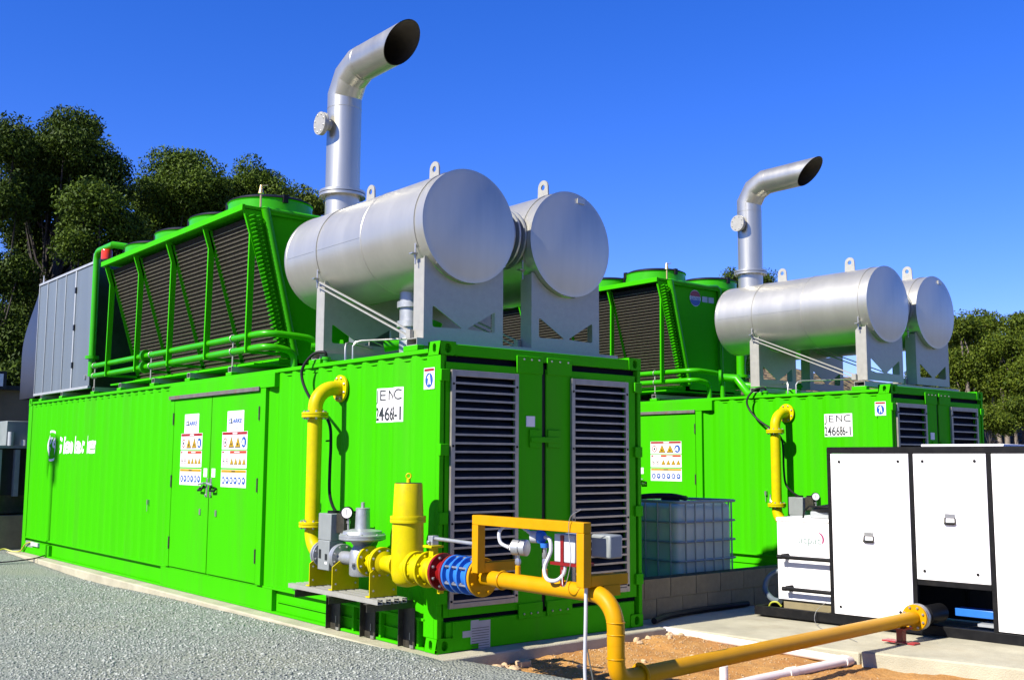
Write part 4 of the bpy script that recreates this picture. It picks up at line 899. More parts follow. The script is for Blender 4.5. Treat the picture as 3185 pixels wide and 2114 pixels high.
def make_actuator(label):
    t = thing('valve_actuator', label, 'valve', (GX, 1.25, .60), 'grey gas valve actuators')
    MB().box(GX-.085, GX+.06, 1.155, 1.355, .60, .862).build('valve_body', 'actuator_grey', t, bevel=0.006)
    MB().box(GX-.075, GX+.10, 1.150, 1.375, .8625, 1.10).build('actuator_case', 'actuator_grey', t, bevel=0.006)
    MB().box(GX-.02, GX+.16, 1.02, 1.1495, .93, 1.105).build('terminal_box', 'dark_steel', t, bevel=0.004)
    MB().lathe((GX+.02,1.27,1.1005), (0,0,1), [(.055,0),(.055,.022)], 16).box(GX-.0,GX+.12,1.04,1.14,1.1055,1.125).build('cover', 'rubber', t)
    for (z0, z1, y0, y1) in ((.70,.78,1.295,1.335), (.69,.745,1.185,1.225), (.655,.675,1.185,1.225)): MB().box(GX-.0875, GX-.0853, y0, y1, z0, z1).build('rating_label', 'sign_white' if z1-z0 < .05 else 'dark_box', t, smooth=0)
    flange(t, 1.43, .118, .022, 'cast_aluminium', dirs=(-1,)); flange(t, 1.405, .112, .018, 'cast_aluminium', nb=8, dirs=(-1,)); MB().lathe((GX,1.42,GZ), (0,-1,0), [(.06,0),(.06,.07)], 20).build('neck', 'cast_aluminium', t)
    flange(t, 1.11, .112, .02, 'cast_aluminium', dirs=(1,)); MB().lathe((GX,1.16,GZ), (0,-1,0), [(.06,0),(.06,.06)], 20).build('neck', 'cast_aluminium', t)
    g_ = MB().lathe((GX-.01,.985,1.115), (-.72,-.69,0), [(.052,-.035),(.055,-.03),(.055,.0),(.050,.006)], 28).build('gauge_case', 'rubber', t); MB().lathe((GX-.01-.0052,.985-.0050,1.115), (-.72,-.69,0), [(.046,0),(.046,.002)], 28).build('gauge_dial', 'sign_white', g_); MB().bar((GX-.0175,.979,1.10),(GX-.0175,.979,1.145),.003,.003).build('gauge_needle', 'sign_black', g_)
    MB().tube([(GX+.02,1.005,1.07),(GX+.02,1.005,1.0),(GX+.02,1.0,.86)], .012, 8).lathe((GX+.02,1.005,1.02), (0,0,1), [(.02,0),(.02,.025)], 8).build('gauge_stem', 'bolt_zinc', t)
    return t
act = make_actuator('grey box valve actuator with a round dial gauge beside the near yellow riser')
t = thing('gas_regulator', 'silver gas regulator with a wide round diaphragm housing', 'regulator', (GX, .73, .585)); y = .735
MB().lathe((GX,y,.585), (0,0,1), [(.075,0),(.10,.005),(.108,.02),(.108,.20),(.09,.235),(.075,.26),(.10,.29),(.165,.325)], 36).build('body', 'cast_aluminium', t, smooth=40)
MB().lathe((GX,y,.885), (0,0,1), [(.16,0),(.198,.012),(.202,.016),(.202,.030),(.198,.034),(.202,.036),(.202,.050),(.195,.056),(.175,.060),(.165,.085),(.10,.10),(.06,.105)], 48).build('diaphragm_housing', 'cast_aluminium', t, smooth=30)
MB().lathe((GX,y,.985), (0,0,1), [(.066,0),(.060,.17),(.062,.172),(.062,.18),(.058,.183)], 32).build('bonnet', 'cast_aluminium', t, smooth=40)
MB().lathe((GX,y,1.168), (0,0,1), [(.018,0),(.018,.045),(.010,.05)], 12).build('adjuster', 'bolt_zinc', t)
for a in range(8): inst('bolt', BOLT_S, (GX+.185*math.cos(a*PI/4+.2), y+.185*math.sin(a*PI/4+.2), .941), t)
MB().lathe((GX,1.06,GZ), (0,-1,0), [(.058,0),(.058,.25)], 24).lathe((GX,.64,GZ), (0,-1,0), [(.068,-.06),(.068,.02)], 24).lathe((GX-.10,.70,.69), (-1,0,0), [(.02,0),(.02,.03)], 8).build('nozzles', 'cast_aluminium', t)
flange(t, 1.06, .118, .022, 'cast_aluminium', dirs=(-1,)); flange(t, 1.085, .118, .022, 'cast_aluminium', dirs=()); flange(t, .628, .128, .018, 'cast_aluminium', dirs=())
t = thing('gas_filter', 'tall yellow gas filter cylinder with a ring handle on its lid', 'gas filter', (GX, .04, .50)); y = .035
MB().lathe((GX,y,.56), (0,0,1), [(.03,0),(.08,.012),(.118,.05),(.132,.11),(.132,.26),(.128,.50),(.128,.515)], 44).build('body', 'yellow_paint', t, smooth=40)
MB().lathe((GX,y,1.075), (0,0,1), [(.128,0),(.146,.001),(.147,.022),(.146,.026),(.143,.028),(.146,.030),(.147,.05),(.146,.054),(.124,.055)], 44).build('clamp_ring', 'yellow_paint', t, smooth=30)
MB().lathe((GX,y,1.13), (0,0,1), [(.126,0),(.115,.255),(.112,.262),(.109,.262)], 44).build('upper_body', 'yellow_paint', t, smooth=40)
MB().lathe((GX,y,1.391), (0,0,1), [(.108,0),(.108,.007)], 36).build('lid', 'dark_steel', t); MB().lathe((GX,y,1.397), (0,0,1), [(.018,0),(.016,.035)], 12).torus((GX,y,1.452), (.7,.7,0), .020, .006, 20, 8).build('ring_handle', 'yellow_paint', t)
MB().lathe((GX,.62,GZ), (0,-1,0), [(.063,0),(.063,.24),(.07,.30),(.09,.45)], 28).build('inlet', 'yellow_paint', t, smooth=50); MB().lathe((GX,-.20,GZ), (0,1,0), [(.10,0),(.115,.08),(.12,.2)], 32).build('outlet', 'yellow_paint', t, smooth=50)
flange(t, .606, .128, .022, dirs=(-1,)); flange(t, .405, .132, .022, dirs=(-1,)); flange(t, .435, .130, .020, dirs=()); flange(t, -.115, .135, .024, bm=BOLT_Y, dirs=(-1,)); flange(t, -.09, .135, .02, dirs=())
MB().lathe((GX,.37,GZ), (0,-1,0), [(.10,0),(.06,.02),(.065,.2)], 24).build('drain_collar', 'yellow_paint', t, smooth=40)
t = thing('isolation_valve', 'yellow flanged ball valve with a long grey lever', 'valve', (GX, -.30, .58))
MB().lathe((GX,-.14,GZ), (0,-1,0), [(.062,0),(.066,.05),(.098,.07),(.102,.11),(.102,.18),(.085,.20),(.085,.28)], 36).build('body', 'yellow_paint', t, smooth=35)
flange(t, -.262, .142, .026, bm=BOLT_Y, dirs=(-1,)); flange(t, -.43, .138, .024, dirs=(1,), bm=BOLT_Y)
MB().box(GX-.025, GX+.025, -.36, -.30, GZ+.10, GZ+.175).box(GX-.06, GX+.06, -.385, -.265, GZ+.1755, GZ+.195).build('stem_plate', 'yellow_paint', t, bevel=0.003)
MB().box(GX-.03, GX+.03, -.355, -.295, GZ+.1955, GZ+.268).lathe((GX-.03,-.325,GZ+.22), (-1,0,0), [(.014,0),(.014,.025)], 8).build('lever_hub', 'cast_aluminium', t, bevel=0.003); MB().tube([(GX,-.34,GZ+.247),(GX,-.88,GZ+.238)], .015, 12).build('lever', 'cast_aluminium', t)
MB().box(GX-.02, GX+.02, -.445, -.415, GZ-.17, GZ-.12).build('foot', 'yellow_paint', t)
t = thing('spool_piece', 'dark red flanged spool piece in the gas line', 'pipe fitting', (GX, -.53, .58))
MB().lathe((GX,-.455,GZ), (0,-1,0), [(.085,0),(.088,.03),(.088,.13)], 36).build('barrel', 'red_paint', t, smooth=40); flange(t, -.462, .144, .026, 'red_paint', dirs=(-1,)); flange(t, -.60, .140, .022, 'red_paint', dirs=(1,))
t = thing('expansion_joint', 'bright blue expansion joint with round plates in the gas line', 'expansion joint', (GX, -.77, .58))
MB().lathe((GX,-.62,GZ), (0,-1,0), [(.105,0),(.105,.34)], 32).build('sleeve', 'blue_paint', t)
for y in (-.632, -.722, -.815, -.925): flange(t, y, .142, .018, 'blue_paint', dirs=(-1,), nb=6)
for k in range(6):
    a = 2*PI*(k+.5)/6; MB().cyl((GX+.125*math.cos(a), -.64, GZ+.125*math.sin(a)), (GX+.125*math.cos(a), -.92, GZ+.125*math.sin(a)), .009, 8).build('tie_rod', 'bolt_zinc', t)
# supports
for (yv, nm) in ((1.44, 'below the grey valve actuator'), (1.035, 'below the silver regulator'), (.42, 'in front of the yellow gas filter')):
    t = thing('pipe_bracket', 'yellow plate bracket holding the gas line %s' % nm, 'bracket', (GX, yv, .445), 'yellow brackets on the tray'); w_ = .135
    out = [(-w_,0),(w_,0),(w_,.20)]+[(.065*math.cos(a), GZ-.445+.065*math.sin(a)) for a in [-.4-(PI-.8)*i/14 for i in range(15)]]+[(-w_,.20)]
    b_ = MB().plate([out], (GX, yv-.035, .447), (1,0,0), (0,0,1), .010).build('plate', 'yellow_paint', t, smooth=30); MB().box(GX-w_, GX+w_, yv-.025, yv+.03, .446, .456).build('foot_plate', 'yellow_paint', t)
    for x in (-.1, .1):
        for z in (.50, .62): inst('bolt', BOLT_S, (GX+x, yv-.035, z), b_, rot_to((0,-1,0)))
t = thing('pipe_tray', 'grey steel channel tray under the gas valves, on three dark angle arms', 'tray', (GX, 1.05, 0.0))
for x in (-.40, -.32, -.24, -.16): MB().box(x-.028, x+.022, .24, 1.78, .402, .406).box(x-.028, x-.024, .24, 1.78, .4065, .443).box(x+.018, x+.022, .24, 1.78, .4065, .443).box(x-.023, x-.008, .24, 1.78, .4395, .443).box(x+.002, x+.017, .24, 1.78, .4395, .443).build('channel', 'galvanised', t, smooth=0)
for y in (1.63, 1.02, .40):
    MB().box(-.46, .0, y-.045, y-.039, .335, .400).box(-.46, .0, y-.039, y+.005, .394, .400).build('arm', 'dark_steel', t, smooth=0); MB().box(-.012, -.004, y-.09, y+.09, .005, .335).box(-.06, -.0125, y+.082, y+.09, .005, .335).build('upright', 'dark_steel', t, smooth=0)
    MB().plate([rtri([(0,0),(.09,0),(.09,.24),(0,.24)], .02)], (-.0125, y+.005, .02), (0,-1,0), (0,0,1), .006).build('bolt_plate', 'dark_steel', t, smooth=30); MB().box(-.022, -.019, y-.035, y-.028, .07, .13).build('slot', 'bolt_zinc', t); MB().box(-.02, -.005, y-.08, y-.03, .004, .03).build('anchor', 'bolt_zinc', t)

# outgoing yellow pipe: along, down, and across to the cabinet
PA = Vector((GX, -2.35, 0.2)); pe = Vector((3.79, -2.072, 0.2)); pdir = (pe-PA).normalized()
t = thing('gas_supply_pipe', 'amber gas pipe running from the blue joint down and across the sand', 'gas pipe', (GX, -2.35, -.08)); r = .0575
MB().tube([(GX,-.985,GZ),(GX,-2.15,GZ)]+qarc((GX,-2.15,GZ-.20),.20,PI/2,0,(0,-1,0),(0,0,1),10)[1:]+[(GX,-2.35,.42)], r, 28).build('upper_pipe', 'amber_paint', t, smooth=40)
q0 = PA+pdir*.125
MB().tube([(GX,-2.35,.52),(GX,-2.35,.36)]+[tuple(Vector((GX,-2.35,.325))*(1-s_)**2+PA*2*s_*(1-s_)+q0*s_*s_) for s_ in [i/8 for i in range(1, 9)]]+[tuple(pe)], r-.0005, 28).build('lower_pipe', 'amber_paint', t, smooth=40)
for z in (.485, .335, .56): MB().torus((GX,-2.35,z), (0,0,1), r, .0045, 28, 6).build('weld', 'amber_paint', t)
flange(t, -.962, .144, .024, 'amber_paint', bm=BOLT_A, dirs=(-1,)); MB().torus((GX,-1.20,GZ), (0,1,0), r+.003, .010, 28, 6).build('collar', 'amber_paint', t)
f_ = MB().lathe(pe-pdir*.02, pdir, [(.112,0),(.115,.004),(.115,.024),(.112,.026)], 36).build('flange', 'amber_paint', t); ring_bolts(f_, pe-pdir*.02, -pdir, .092, 8); f_ = MB().lathe(pe+pdir*.008, pdir, [(.115,0),(.118,.003),(.118,.02),(.11,.03),(.118,.04),(.118,.06)], 36).build('flange', 'bolt_zinc', t)
for (y) in (-1.372, -1.663): MB().lathe((GX,y,GZ+.05), (0,0,1), [(.020,0),(.020,.065),(.015,.07)], 12).build('tapping', 'amber_paint', t)
MB().box(GX+.04, GX+.19, -2.205, -2.135, GZ-.02, GZ+.0495).build('pipe_clamp', 'amber_paint', t)
MB().torus(Vector((GX,-2.35,.2))+pdir*.24, pdir, r+.012, .012, 24, 6).build('tied_band', 'amber_paint', t)
t = thing('black_inlet_hose', 'black pipe leading from the grey flange into the open cabinet base', 'pipe', tuple(pe+pdir*.07)); MB().tube([pe+pdir*.06, pe+pdir*.5], .085, 20).torus(pe+pdir*.16, pdir, .087, .010, 24, 6).build('pipe', 'rubber', t)
t = thing('pipe_support', 'red steel stand under the end of the amber pipe', 'pipe stand', (3.52,-2.05,0.0)); MB().box(3.49, 3.55, -2.12, -2.06, .022, .14).box(3.44,3.60,-2.16,-2.02,.128,.14).build('stem', 'red_paint', t); MB().box(3.47, 3.57, -2.24, -1.93, .010, .022).build('foot', 'bright_red_paint', t)
# instrument frame
t = thing('instrument_stand', 'amber square-tube frame standing over the gas pipe', 'frame', (-.385, -1.6, .77))
for y in (-1.08, -2.20): MB().box(-.42, -.35, y, y+.07, .768, 1.1145).build('post', 'amber_paint', t, bevel=0.004); MB().box(-.3495, -.01, y, y+.07, .770, .842).build('foot_bar', 'amber_paint', t, bevel=0.004)
MB().box(-.42, -.35, -2.20, -1.01, 1.115, 1.185).build('top_bar', 'amber_paint', t, bevel=0.004)
t = thing('pressure_transmitter', 'small round silver transmitter on the amber pipe, nearer the left post', 'transmitter', (GX, -1.372, .84)); MB().lathe((GX,-1.40,.968), (.35,-.93,0), [(.05,-.06),(.056,-.055),(.056,.0),(.05,.0),(.05,.012),(.058,.012),(.058,.05),(.045,.055)], 28).build('housing', 'cast_aluminium', t); MB().tube([(GX,-1.372,.835),(GX,-1.372,.95)], .012, 10).lathe((GX,-1.372,.85), (0,0,1), [(.022,0),(.024,.02),(.018,.04)], 8).build('stem', 'bolt_zinc', t); MB().box(GX-.057, GX-.052, -1.375, -1.34, .95, .985).build('name_plate', 'sign_white', t)
t = thing('temperature_transmitter', 'blue and white transmitter head on a tall stem above the amber pipe', 'transmitter', (GX, -1.663, .84)); MB().tube([(GX,-1.663,.835),(GX,-1.663,1.0)], .014, 10).lathe((GX,-1.663,.86), (0,0,1), [(.02,0),(.02,.04),(.016,.05),(.02,.06),(.02,.09)], 8).build('stem', 'bolt_zinc', t); MB().lathe((GX-.01,-1.63,1.055), (-.5,-.86,0), [(.04,-.07),(.045,-.06),(.045,0),(.03,.01)], 24).lathe((GX,-1.663,.985), (0,0,1), [(.03,0),(.034,.03)], 16).build('head', 'blue_paint', t); MB().lathe((GX-.015,-1.60,1.055), (-.5,.86,0), [(.042,0),(.042,.045),(.03,.05)], 24).build('cover', 'conduit_white', t)
t = thing('junction_box', 'grey and white junction box on a red bracket behind the right frame post', 'junction box', (GX, -1.95, .9))
MB().box(-.33, -.20, -2.02, -1.815, .905, 1.092).build('case', 'conduit_white', t, bevel=0.006); MB().box(-.345, -.18, -2.05, -1.79, .885, .9045).box(-.338,-.3305,-1.915,-1.885,.75,1.085).build('bracket', 'red_paint', t); MB().box(-.22, -.10, -2.24, -2.06, .945, 1.098).build('side_case', 'actuator_grey', t, bevel=0.012)
t = thing('instrument_conduit', 'white flexible conduit looping between the instruments inside the amber frame', 'conduit', (GX, -1.6, .9))
def cat(pts, k=6):
    P_ = [Vector(p) for p in pts]; P_ = [P_[0]*2-P_[1]]+P_+[P_[-1]*2-P_[-2]]; out = []
    for i in range(1, len(P_)-2):
        for j in range(k):
            s_ = j/k; a, b, c, d_ = P_[i-1:i+3]; out.append(tuple(.5*((2*b)+(c-a)*s_+(2*a-5*b+4*c-d_)*s_*s_+(3*b-a-3*c+d_)*s_**3)))
    return out+[tuple(P_[-2])]
MB().tube(cat([(GX-.05,-1.33,.965),(GX-.08,-1.27,1.0),(GX-.07,-1.25,1.08),(GX-.03,-1.31,1.13),(GX,-1.42,1.11),(GX-.03,-1.58,1.06)]), .013, 10).build('left_loop', 'conduit_white', t); MB().tube(cat([(GX-.03,-1.70,1.06),(GX-.06,-1.78,1.05),(GX-.06,-1.79,.97),(GX-.09,-1.76,.86),(GX-.10,-1.80,.79),(GX-.08,-1.87,.785),(GX-.05,-1.91,.83),(GX-.04,-1.92,.90)]), .013, 10).build('right_loop', 'conduit_white', t)
t = thing('signal_cable', 'white cable dropping from the amber frame to the sand', 'cable', (-.30, -2.12, -.1)); MB().tube(cat([(-.36,-2.16,.78),(-.355,-2.15,.55),(-.335,-2.12,.25),(-.32,-2.12,.02),(-.32,-2.12,-.12)]), .012, 10).build('conduit', 'conduit_white', t); MB().tube([(-.345,-2.13,.45),(-.10,-1.95,.12),(-.02,-1.9,-.08)], .005, 6).build('wire', 'bolt_zinc', t)
t = thing('tie_wire', 'thin loose wire tied round the right post of the amber frame', 'wire', (-.42, -2.1, 1.1)); MB().tube(cat([(-.43,-2.19,1.27),(-.44,-2.10,1.22),(-.43,-2.07,1.12),(-.43,-2.09,.95),(-.43,-2.05,.80),(-.40,-1.98,.76),(-.38,-1.95,.82),(-.36,-1.93,.86)]), .003, 6).build('strand', 'bolt_zinc', t)
# black hose down to the actuator
def hose(dx, dy, label):
    A = lambda p: (p[0]+dx, p[1]+dy, p[2]); t = thing('black_hose', label, 'hose', A((-.08, 1.6, 1.12)))
    MB().tube([A(p) for p in cat([(.05,2.02,2.60),(.03,2.03,2.645),(-.03,2.14,2.63),(-.09,2.24,2.50),(-.10,2.22,2.36),(-.10,2.05,2.18),(-.10,1.78,2.02),(-.10,1.655,1.90),(-.10,1.63,1.72),(-.11,1.62,1.5),(-.13,1.58,1.28),(-.18,1.44,1.17),(-.22,1.30,1.11)])], .015, 10).build('hose', 'rubber', t); MB().torus(A((-.10,1.69,1.76)), (0,.2,1), .017, .006, 12, 6).build('tie', 'rubber', t); return t
hose(0, 0, 'black hose hanging from the near roof down to the grey actuator'); hose(C2[0], C2[1], 'black hose hanging beside the yellow riser of the farther container')
c = copy_tree(riser); c['label'] = 'yellow gas riser pipe on the farther container, left of the white cabinet'; c.location = tuple(Vector(riser.location)+Vector(C2))
c = copy_tree(act); c['label'] = 'grey valve actuator with dial gauge seen over the white equipment box'; c.location = tuple(Vector(act.location)+Vector(C2))

# ================================================================== cabinet unit on the right (own skewed axes)
CO = Vector((3.903, -0.203, 0)); CU = Vector((0.1078, -0.9942, 0)); CN = Vector((-0.9942, -0.1078, 0))
def K(u, n, z): return tuple(CO+CU*u+CN*n+Vector((0, 0, z)))
def kbox(mb, u0, u1, n0, n1, z0, z1):
    mb.hexa([K(u0,n0,z0), K(u1,n0,z0), K(u1,n1,z0), K(u0,n1,z0), K(u0,n0,z1), K(u1,n0,z1), K(u1,n1,z1), K(u0,n1,z1)]); return mb
D = -1.25; UE = 3.6
t = thing('equipment_cabinet', 'white panelled equipment cabinet in a black steel frame on a black skid', 'cabinet', K(1.8, -.6, 0.01))
mb = MB()
kbox(mb, 0, UE, -.06, 0, .009, .100); kbox(mb, 0, UE, D, D+.06, .009, .100); kbox(mb, 0, .06, D+.0605, -.0605, .009, .100); kbox(mb, .80, .86, D+.0605, -.0605, .009, .099); mb.build('skid', 'black_paint', t, bevel=0.004)
mb = MB(); kbox(mb, .0605, .7995, D+.0605, -.0605, .010, .02); mb.build('skid_floor', 'black_paint', t, smooth=0)
for (u0, u1) in ((.862, .902), (1.700, 1.740), (2.414, 2.455), (UE-.04, UE)):
    for n0 in (-.045, D): kbox(MB(), u0, u1, n0, n0+.045, .1005, 1.668).build('frame_post', 'black_paint', t, bevel=0.003)
mb = MB(); kbox(mb, .862, UE, -.045, 0, 1.6685, 1.722); kbox(mb, .862, UE, D, D+.045, 1.6685, 1.722); kbox(mb, .862, .902, D+.0455, -.0455, 1.6685, 1.722); mb.build('top_frame', 'black_paint', t, bevel=0.003)
mb = MB(); kbox(mb, .865, UE-.005, D+.003, -.003, 1.7225, 1.730); mb.build('roof_sheet', 'black_paint', t, smooth=0)
mb = MB(); kbox(mb, 1.741, 2.413, -.04, -.002, .455, .503); kbox(mb, .902, 1.70, -.045, -.001, .1005, .107); mb.build('cross_rail', 'black_paint', t, bevel=0.003)
mb = MB(); kbox(mb, .88, UE-.02, D+.005, D+.02, .1005, 1.66); kbox(mb, .87, .88, D+.05, -.05, .1005, 1.66); mb.build('back_panels', 'dark_box', t, smooth=0)
mb = MB(); kbox(mb, .905, 1.697, -.03, .004, .110, 1.664); p1 = mb.build('door_panel', 'white_paint', t, bevel=0.004)
mb = MB(); kbox(mb, 1.744, 2.411, -.03, .004, .507, 1.664); p2 = mb.build('door_panel', 'white_paint', t, bevel=0.004)
mb = MB(); kbox(mb, 2.459, UE-.043, -.03, .004, .110, 1.664); p3 = mb.build('door_panel', 'white_paint', t, bevel=0.004)
for pn, lst in ((p1, ((.997,1.585),(1.598,1.592),(.971,.180),(1.573,.187))), (p2, ((1.834,1.594),(2.313,1.598),(1.818,.586),(2.301,.589)))):
    for (u, z) in lst:
        MB().lathe(K(u, .004, z), CN, [(.014,0),(.014,.004),(.009,.005)], 16).build('quarter_turn_lock', 'rubber', pn)
for pn, (u, z) in ((p1, (1.283, .865)), (p2, (2.072, 1.07))):
    hnd = kbox(MB(), u-.046, u+.046, .0042, .010, z+.01, z+.048).build('handle_plate', 'bolt_zinc', pn, bevel=0.002)
    MB().tube([K(u-.045, .010, z+.012), K(u-.05, .020, z-.04), K(u+.05, .020, z-.04), K(u+.045, .010, z+.012)], .006, 8).build('bail', 'dark_steel', hnd); MB().tube([K(u-.045, .022, z-.04), K(u+.045, .022, z-.04)], .012, 10).build('grip', 'rubber', hnd)
kbox(MB(), 1.80, 2.55, -.75, -.06, 1.7305, 1.752).build('roof_hatch', 'white_paint', t, bevel=0.004)
t = thing('blue_channel', 'blue steel channel inside the open base of the cabinet', 'steel channel', K(2.1, -.35, .1)); kbox(MB(), 1.98, 2.41, -.40, -.25, .175, .245).build('web', 'blue_paint', t, bevel=0.004); kbox(MB(), 2.2, 2.40, -.42, -.20, .105, .13).build('foot', 'white_trim', t)
# white control box
t = thing('control_box', 'white box with black guard rails beside the tall cabinet, on the same skid', 'control box', K(.55, -.5, .02))
kbox(MB(), .168, .80, -.95, -.20, .165, .965).build('body', 'white_paint', t, bevel=0.006); kbox(MB(), .162, .81, -.96, -.192, .9655, 1.003).build('lid', 'white_paint', t, bevel=0.006); kbox(MB(), .21, .79, -.90, -.23, .021, .1645).build('plinth', 'block_concrete', t, bevel=0.004)
for (u0, z, n_) in ((.235, .605, -.10), (.275, .285, -.11)): MB().tube([K(u0+.06, -.199, z+.015), K(u0+.03, n_-.03, z+.01), K(u0+.03, n_, z), K(.86, n_, z)], .020, 12).tube([K(u0-.005, n_, z), K(u0+.04, n_, z)], .023, 12).build('guard_rail', 'rubber', t)
vs, fs = text2d('acpac'); mb = MB(); mb.add([K(.42+p[0]*.25, -.1985, .725+p[1]*.075) for p in vs], fs); lt = mb.build('lettering', 'ink_teal', t, smooth=0)
mb = MB(); mb.plate([[(.07*math.cos(a), .07*math.sin(a)) for a in [-.6+1.9*i/12 for i in range(13)]]+[(-.012+.062*math.cos(a), -.004+.066*math.sin(a)) for a in [1.3-1.9*i/12 for i in range(13)]]], K(.635, -.1985, .80), CU, (0,0,1), .001); mb.build('emblem_arc', 'ink_pink', lt, smooth=0)
t = thing('pump_motor', 'black lidded motor unit on top of the white control box', 'pump', K(.62, -.5, 1.003)); kbox(MB(), .50, .86, -.75, -.30, 1.0035, 1.075).build('base', 'white_trim', t, bevel=0.01); MB().lathe(K(.70,-.52,1.076), (0,0,1), [(.26,0),(.27,.02),(.24,.045),(.10,.07),(.08,.10)], 28).build('cover', 'rubber', t, smooth=40); MB().tube([K(.42,-.30,1.004), K(.44,-.29,1.075), K(.50,-.28,1.125), K(.82,-.28,1.12)], .010, 8).build('grab_rail', 'rubber', t); kbox(MB(), .70, .86, -.52, -.42, 1.13, 1.19).build('terminal_cap', 'rubber', t)
t = thing('skid_wires', 'thin wire drooping from the skid onto the concrete', 'wire', K(.8, .1, 0)); MB().tube(cat([K(.83,.0,.22),K(.72,.02,.12),K(.74,.10,.03),K(.90,.28,-.004),K(1.1,.40,-.004),K(1.5,.75,-.003)]), .003, 6).build('strand', 'bolt_zinc', t)
t = thing('drain_hose', 'grey hose curling behind the white control box', 'hose', K(.05, -.4, 0)); MB().tube(cat([K(.12,-.55,.42),K(.0,-.55,.42),K(-.12,-.50,.34),K(-.12,-.42,.22),K(.02,-.32,.14),K(.15,-.26,.13)]), .030, 12).build('hose', 'grey_panel', t); MB().tube(cat([K(.06,-.18,.06),K(.10,-.17,.12),K(.16,-.18,.13),K(.20,-.2,.09)]), .010, 8).build('earth_wire', 'cable_yellow', t)

# PVC pipes on the sand
t = thing('pvc_drain_pipe', 'white PVC pipe along the slab edge turning back across the sand', 'pvc pipe', (2.62, -1.2, -.05)); r = .036
MB().tube([(2.62,-.11,-.042),(2.815,-1.985,-.080)], r, 18).lathe((2.74,-1.25,-.065), (.103,-.99,-.02), [(r+.008,0),(r+.008,.12)], 18).build('long_run', 'pvc_white', t); MB().tube([(2.812,-1.95,-.079),(2.815,-2.0,-.080),(2.76,-2.002,-.080)], r+.009, 18).build('elbow', 'pvc_white', t); MB().tube([(2.80,-2.0,-.080),(1.6,-1.985,-.088),(.3,-1.97,-.12)], r, 18).lathe((2.1,-1.991,-.085), (-1,.01,0), [(r+.008,0),(r+.008,.10)], 18).build('return_run', 'pvc_white', t); MB().tube([(2.62,-.12,-.042),(2.615,.02,-.040)], .028, 12).build('end_coupling', 'rubber', t)
t = thing('pvc_stub_pipe', 'short upright white PVC stub in the sand below the amber pipe', 'pvc pipe', (1.40, -1.84, -.1)); MB().tube([(1.40,-1.84,-.25),(1.40,-1.84,.02)], .034, 18).build('stub', 'pvc_white', t)

# ================================================================== block wall and plastic tank between the containers
t = thing('block_wall', 'low wall of concrete blocks between the two containers', 'block wall', (4.9, .40, -.01))
MB().box(2.60, 7.14, .318, .492, -.009, .384).build('mortar', 'block_concrete', t, smooth=0)
bmz = [MB().box(-.194, .194, -.095, .095, 0, .190).mesh('block', smooth=0, m='block_concrete')]
for rw in range(2):
    x = 2.60-(.20 if rw else 0.02)+.195
    while x-.194 < 7.14:
        o = inst('block', bmz[0], (x+random.uniform(-.002,.002), .405+random.uniform(-.002,.002), -.005+rw*.199), t); 
        x += .398
t = thing('plastic_tank', 'translucent white plastic bulk tank in a steel tube cage between the containers', 'tank', (4.42, 1.4, -.01), None)
tx0, tx1, ty0, ty1 = 3.86, 4.86, .78, 1.98
bm = bmesh.new(); bmesh.ops.create_cube(bm, size=1)
for v in bm.verts: v.co = Vector(((tx0+tx1)/2+v.co.x*(tx1-tx0-.05), (ty0+ty1)/2+v.co.y*(ty1-ty0-.05), .62+v.co.z*.98))
bmesh.ops.bevel(bm, geom=list(bm.edges), offset=.09, segments=4, affect='EDGES', profile=.5)
mb = MB(); bm.verts.index_update(); mb.v = [tuple(v.co) for v in bm.verts]; mb.f = [tuple(v.index for v in f.verts) for f in bm.faces]; bm.free(); mb.build('bottle', 'ibc_plastic', t, smooth=50)
def ringp(z, e=0.0, c=.07):
    x0, x1, y0, y1 = tx0-e, tx1+e, ty0-e, ty1+e; out = []
    for (cx, cy, a) in ((x1-c, y1-c, 0), (x0+c, y1-c, PI/2), (x0+c, y0+c, PI), (x1-c, y0+c, 3*PI/2)):
        for i in range(5): out.append((cx+c*math.cos(a+PI/2*i/4), cy+c*math.sin(a+PI/2*i/4), z))
    return out+[out[0]]
for z in (.18, .47, .68, .90, 1.125): MB().tube(ringp(z, .008), .012 if z < 1.1 else .017, 8).build('hoop', 'galvanised', t)
for i in range(6):
    x = tx0+.10+i*(tx1-tx0-.20)/5
    for y in (ty0-.012, ty1+.012): MB().cyl((x, y, .14), (x, y, 1.12), .010, 8).build('upright', 'galvanised', t)
for i in range(6):
    y = ty0+.12+i*(ty1-ty0-.24)/5
    for x in (tx0-.012, tx1+.012): MB().cyl((x, y, .14), (x, y, 1.12), .010, 8).build('upright', 'galvanised', t)
MB().box(tx0, tx1, ty0, ty1, -.009, .02).box(tx0, tx1, ty0, ty1, .10, .13).box(tx0, tx0+.1, ty0, ty1, .0205, .0995).box(tx1-.1, tx1, ty0, ty1, .0205, .0995).build('pallet', 'dark_box', t, smooth=0)
MB().lathe((4.30,1.3,1.11), (0,0,1), [(.11,0),(.11,.04),(.09,.05)], 24).build('cap', 'rubber', t)
t = thing('tank_hose', 'black hose lying over the top of the plastic tank', 'hose', (4.0, 1.0, 1.14)); MB().tube(cat([(3.5,1.6,1.05),(3.75,1.3,1.17),(4.0,1.05,1.19),(4.2,1.0,1.16),(4.45,1.2,1.15)]), .030, 10).build('hose', 'rubber', t)
t = thing('ground_pipe', 'dark pipe on the ground along the foot of the block wall', 'pipe', (3.4, .25, 0)); MB().tube(cat([(2.62,.02,.03),(3.0,.18,.028),(3.6,.26,.028),(4.4,.27,.028)]), .030, 10).build('pipe', 'rubber', t)

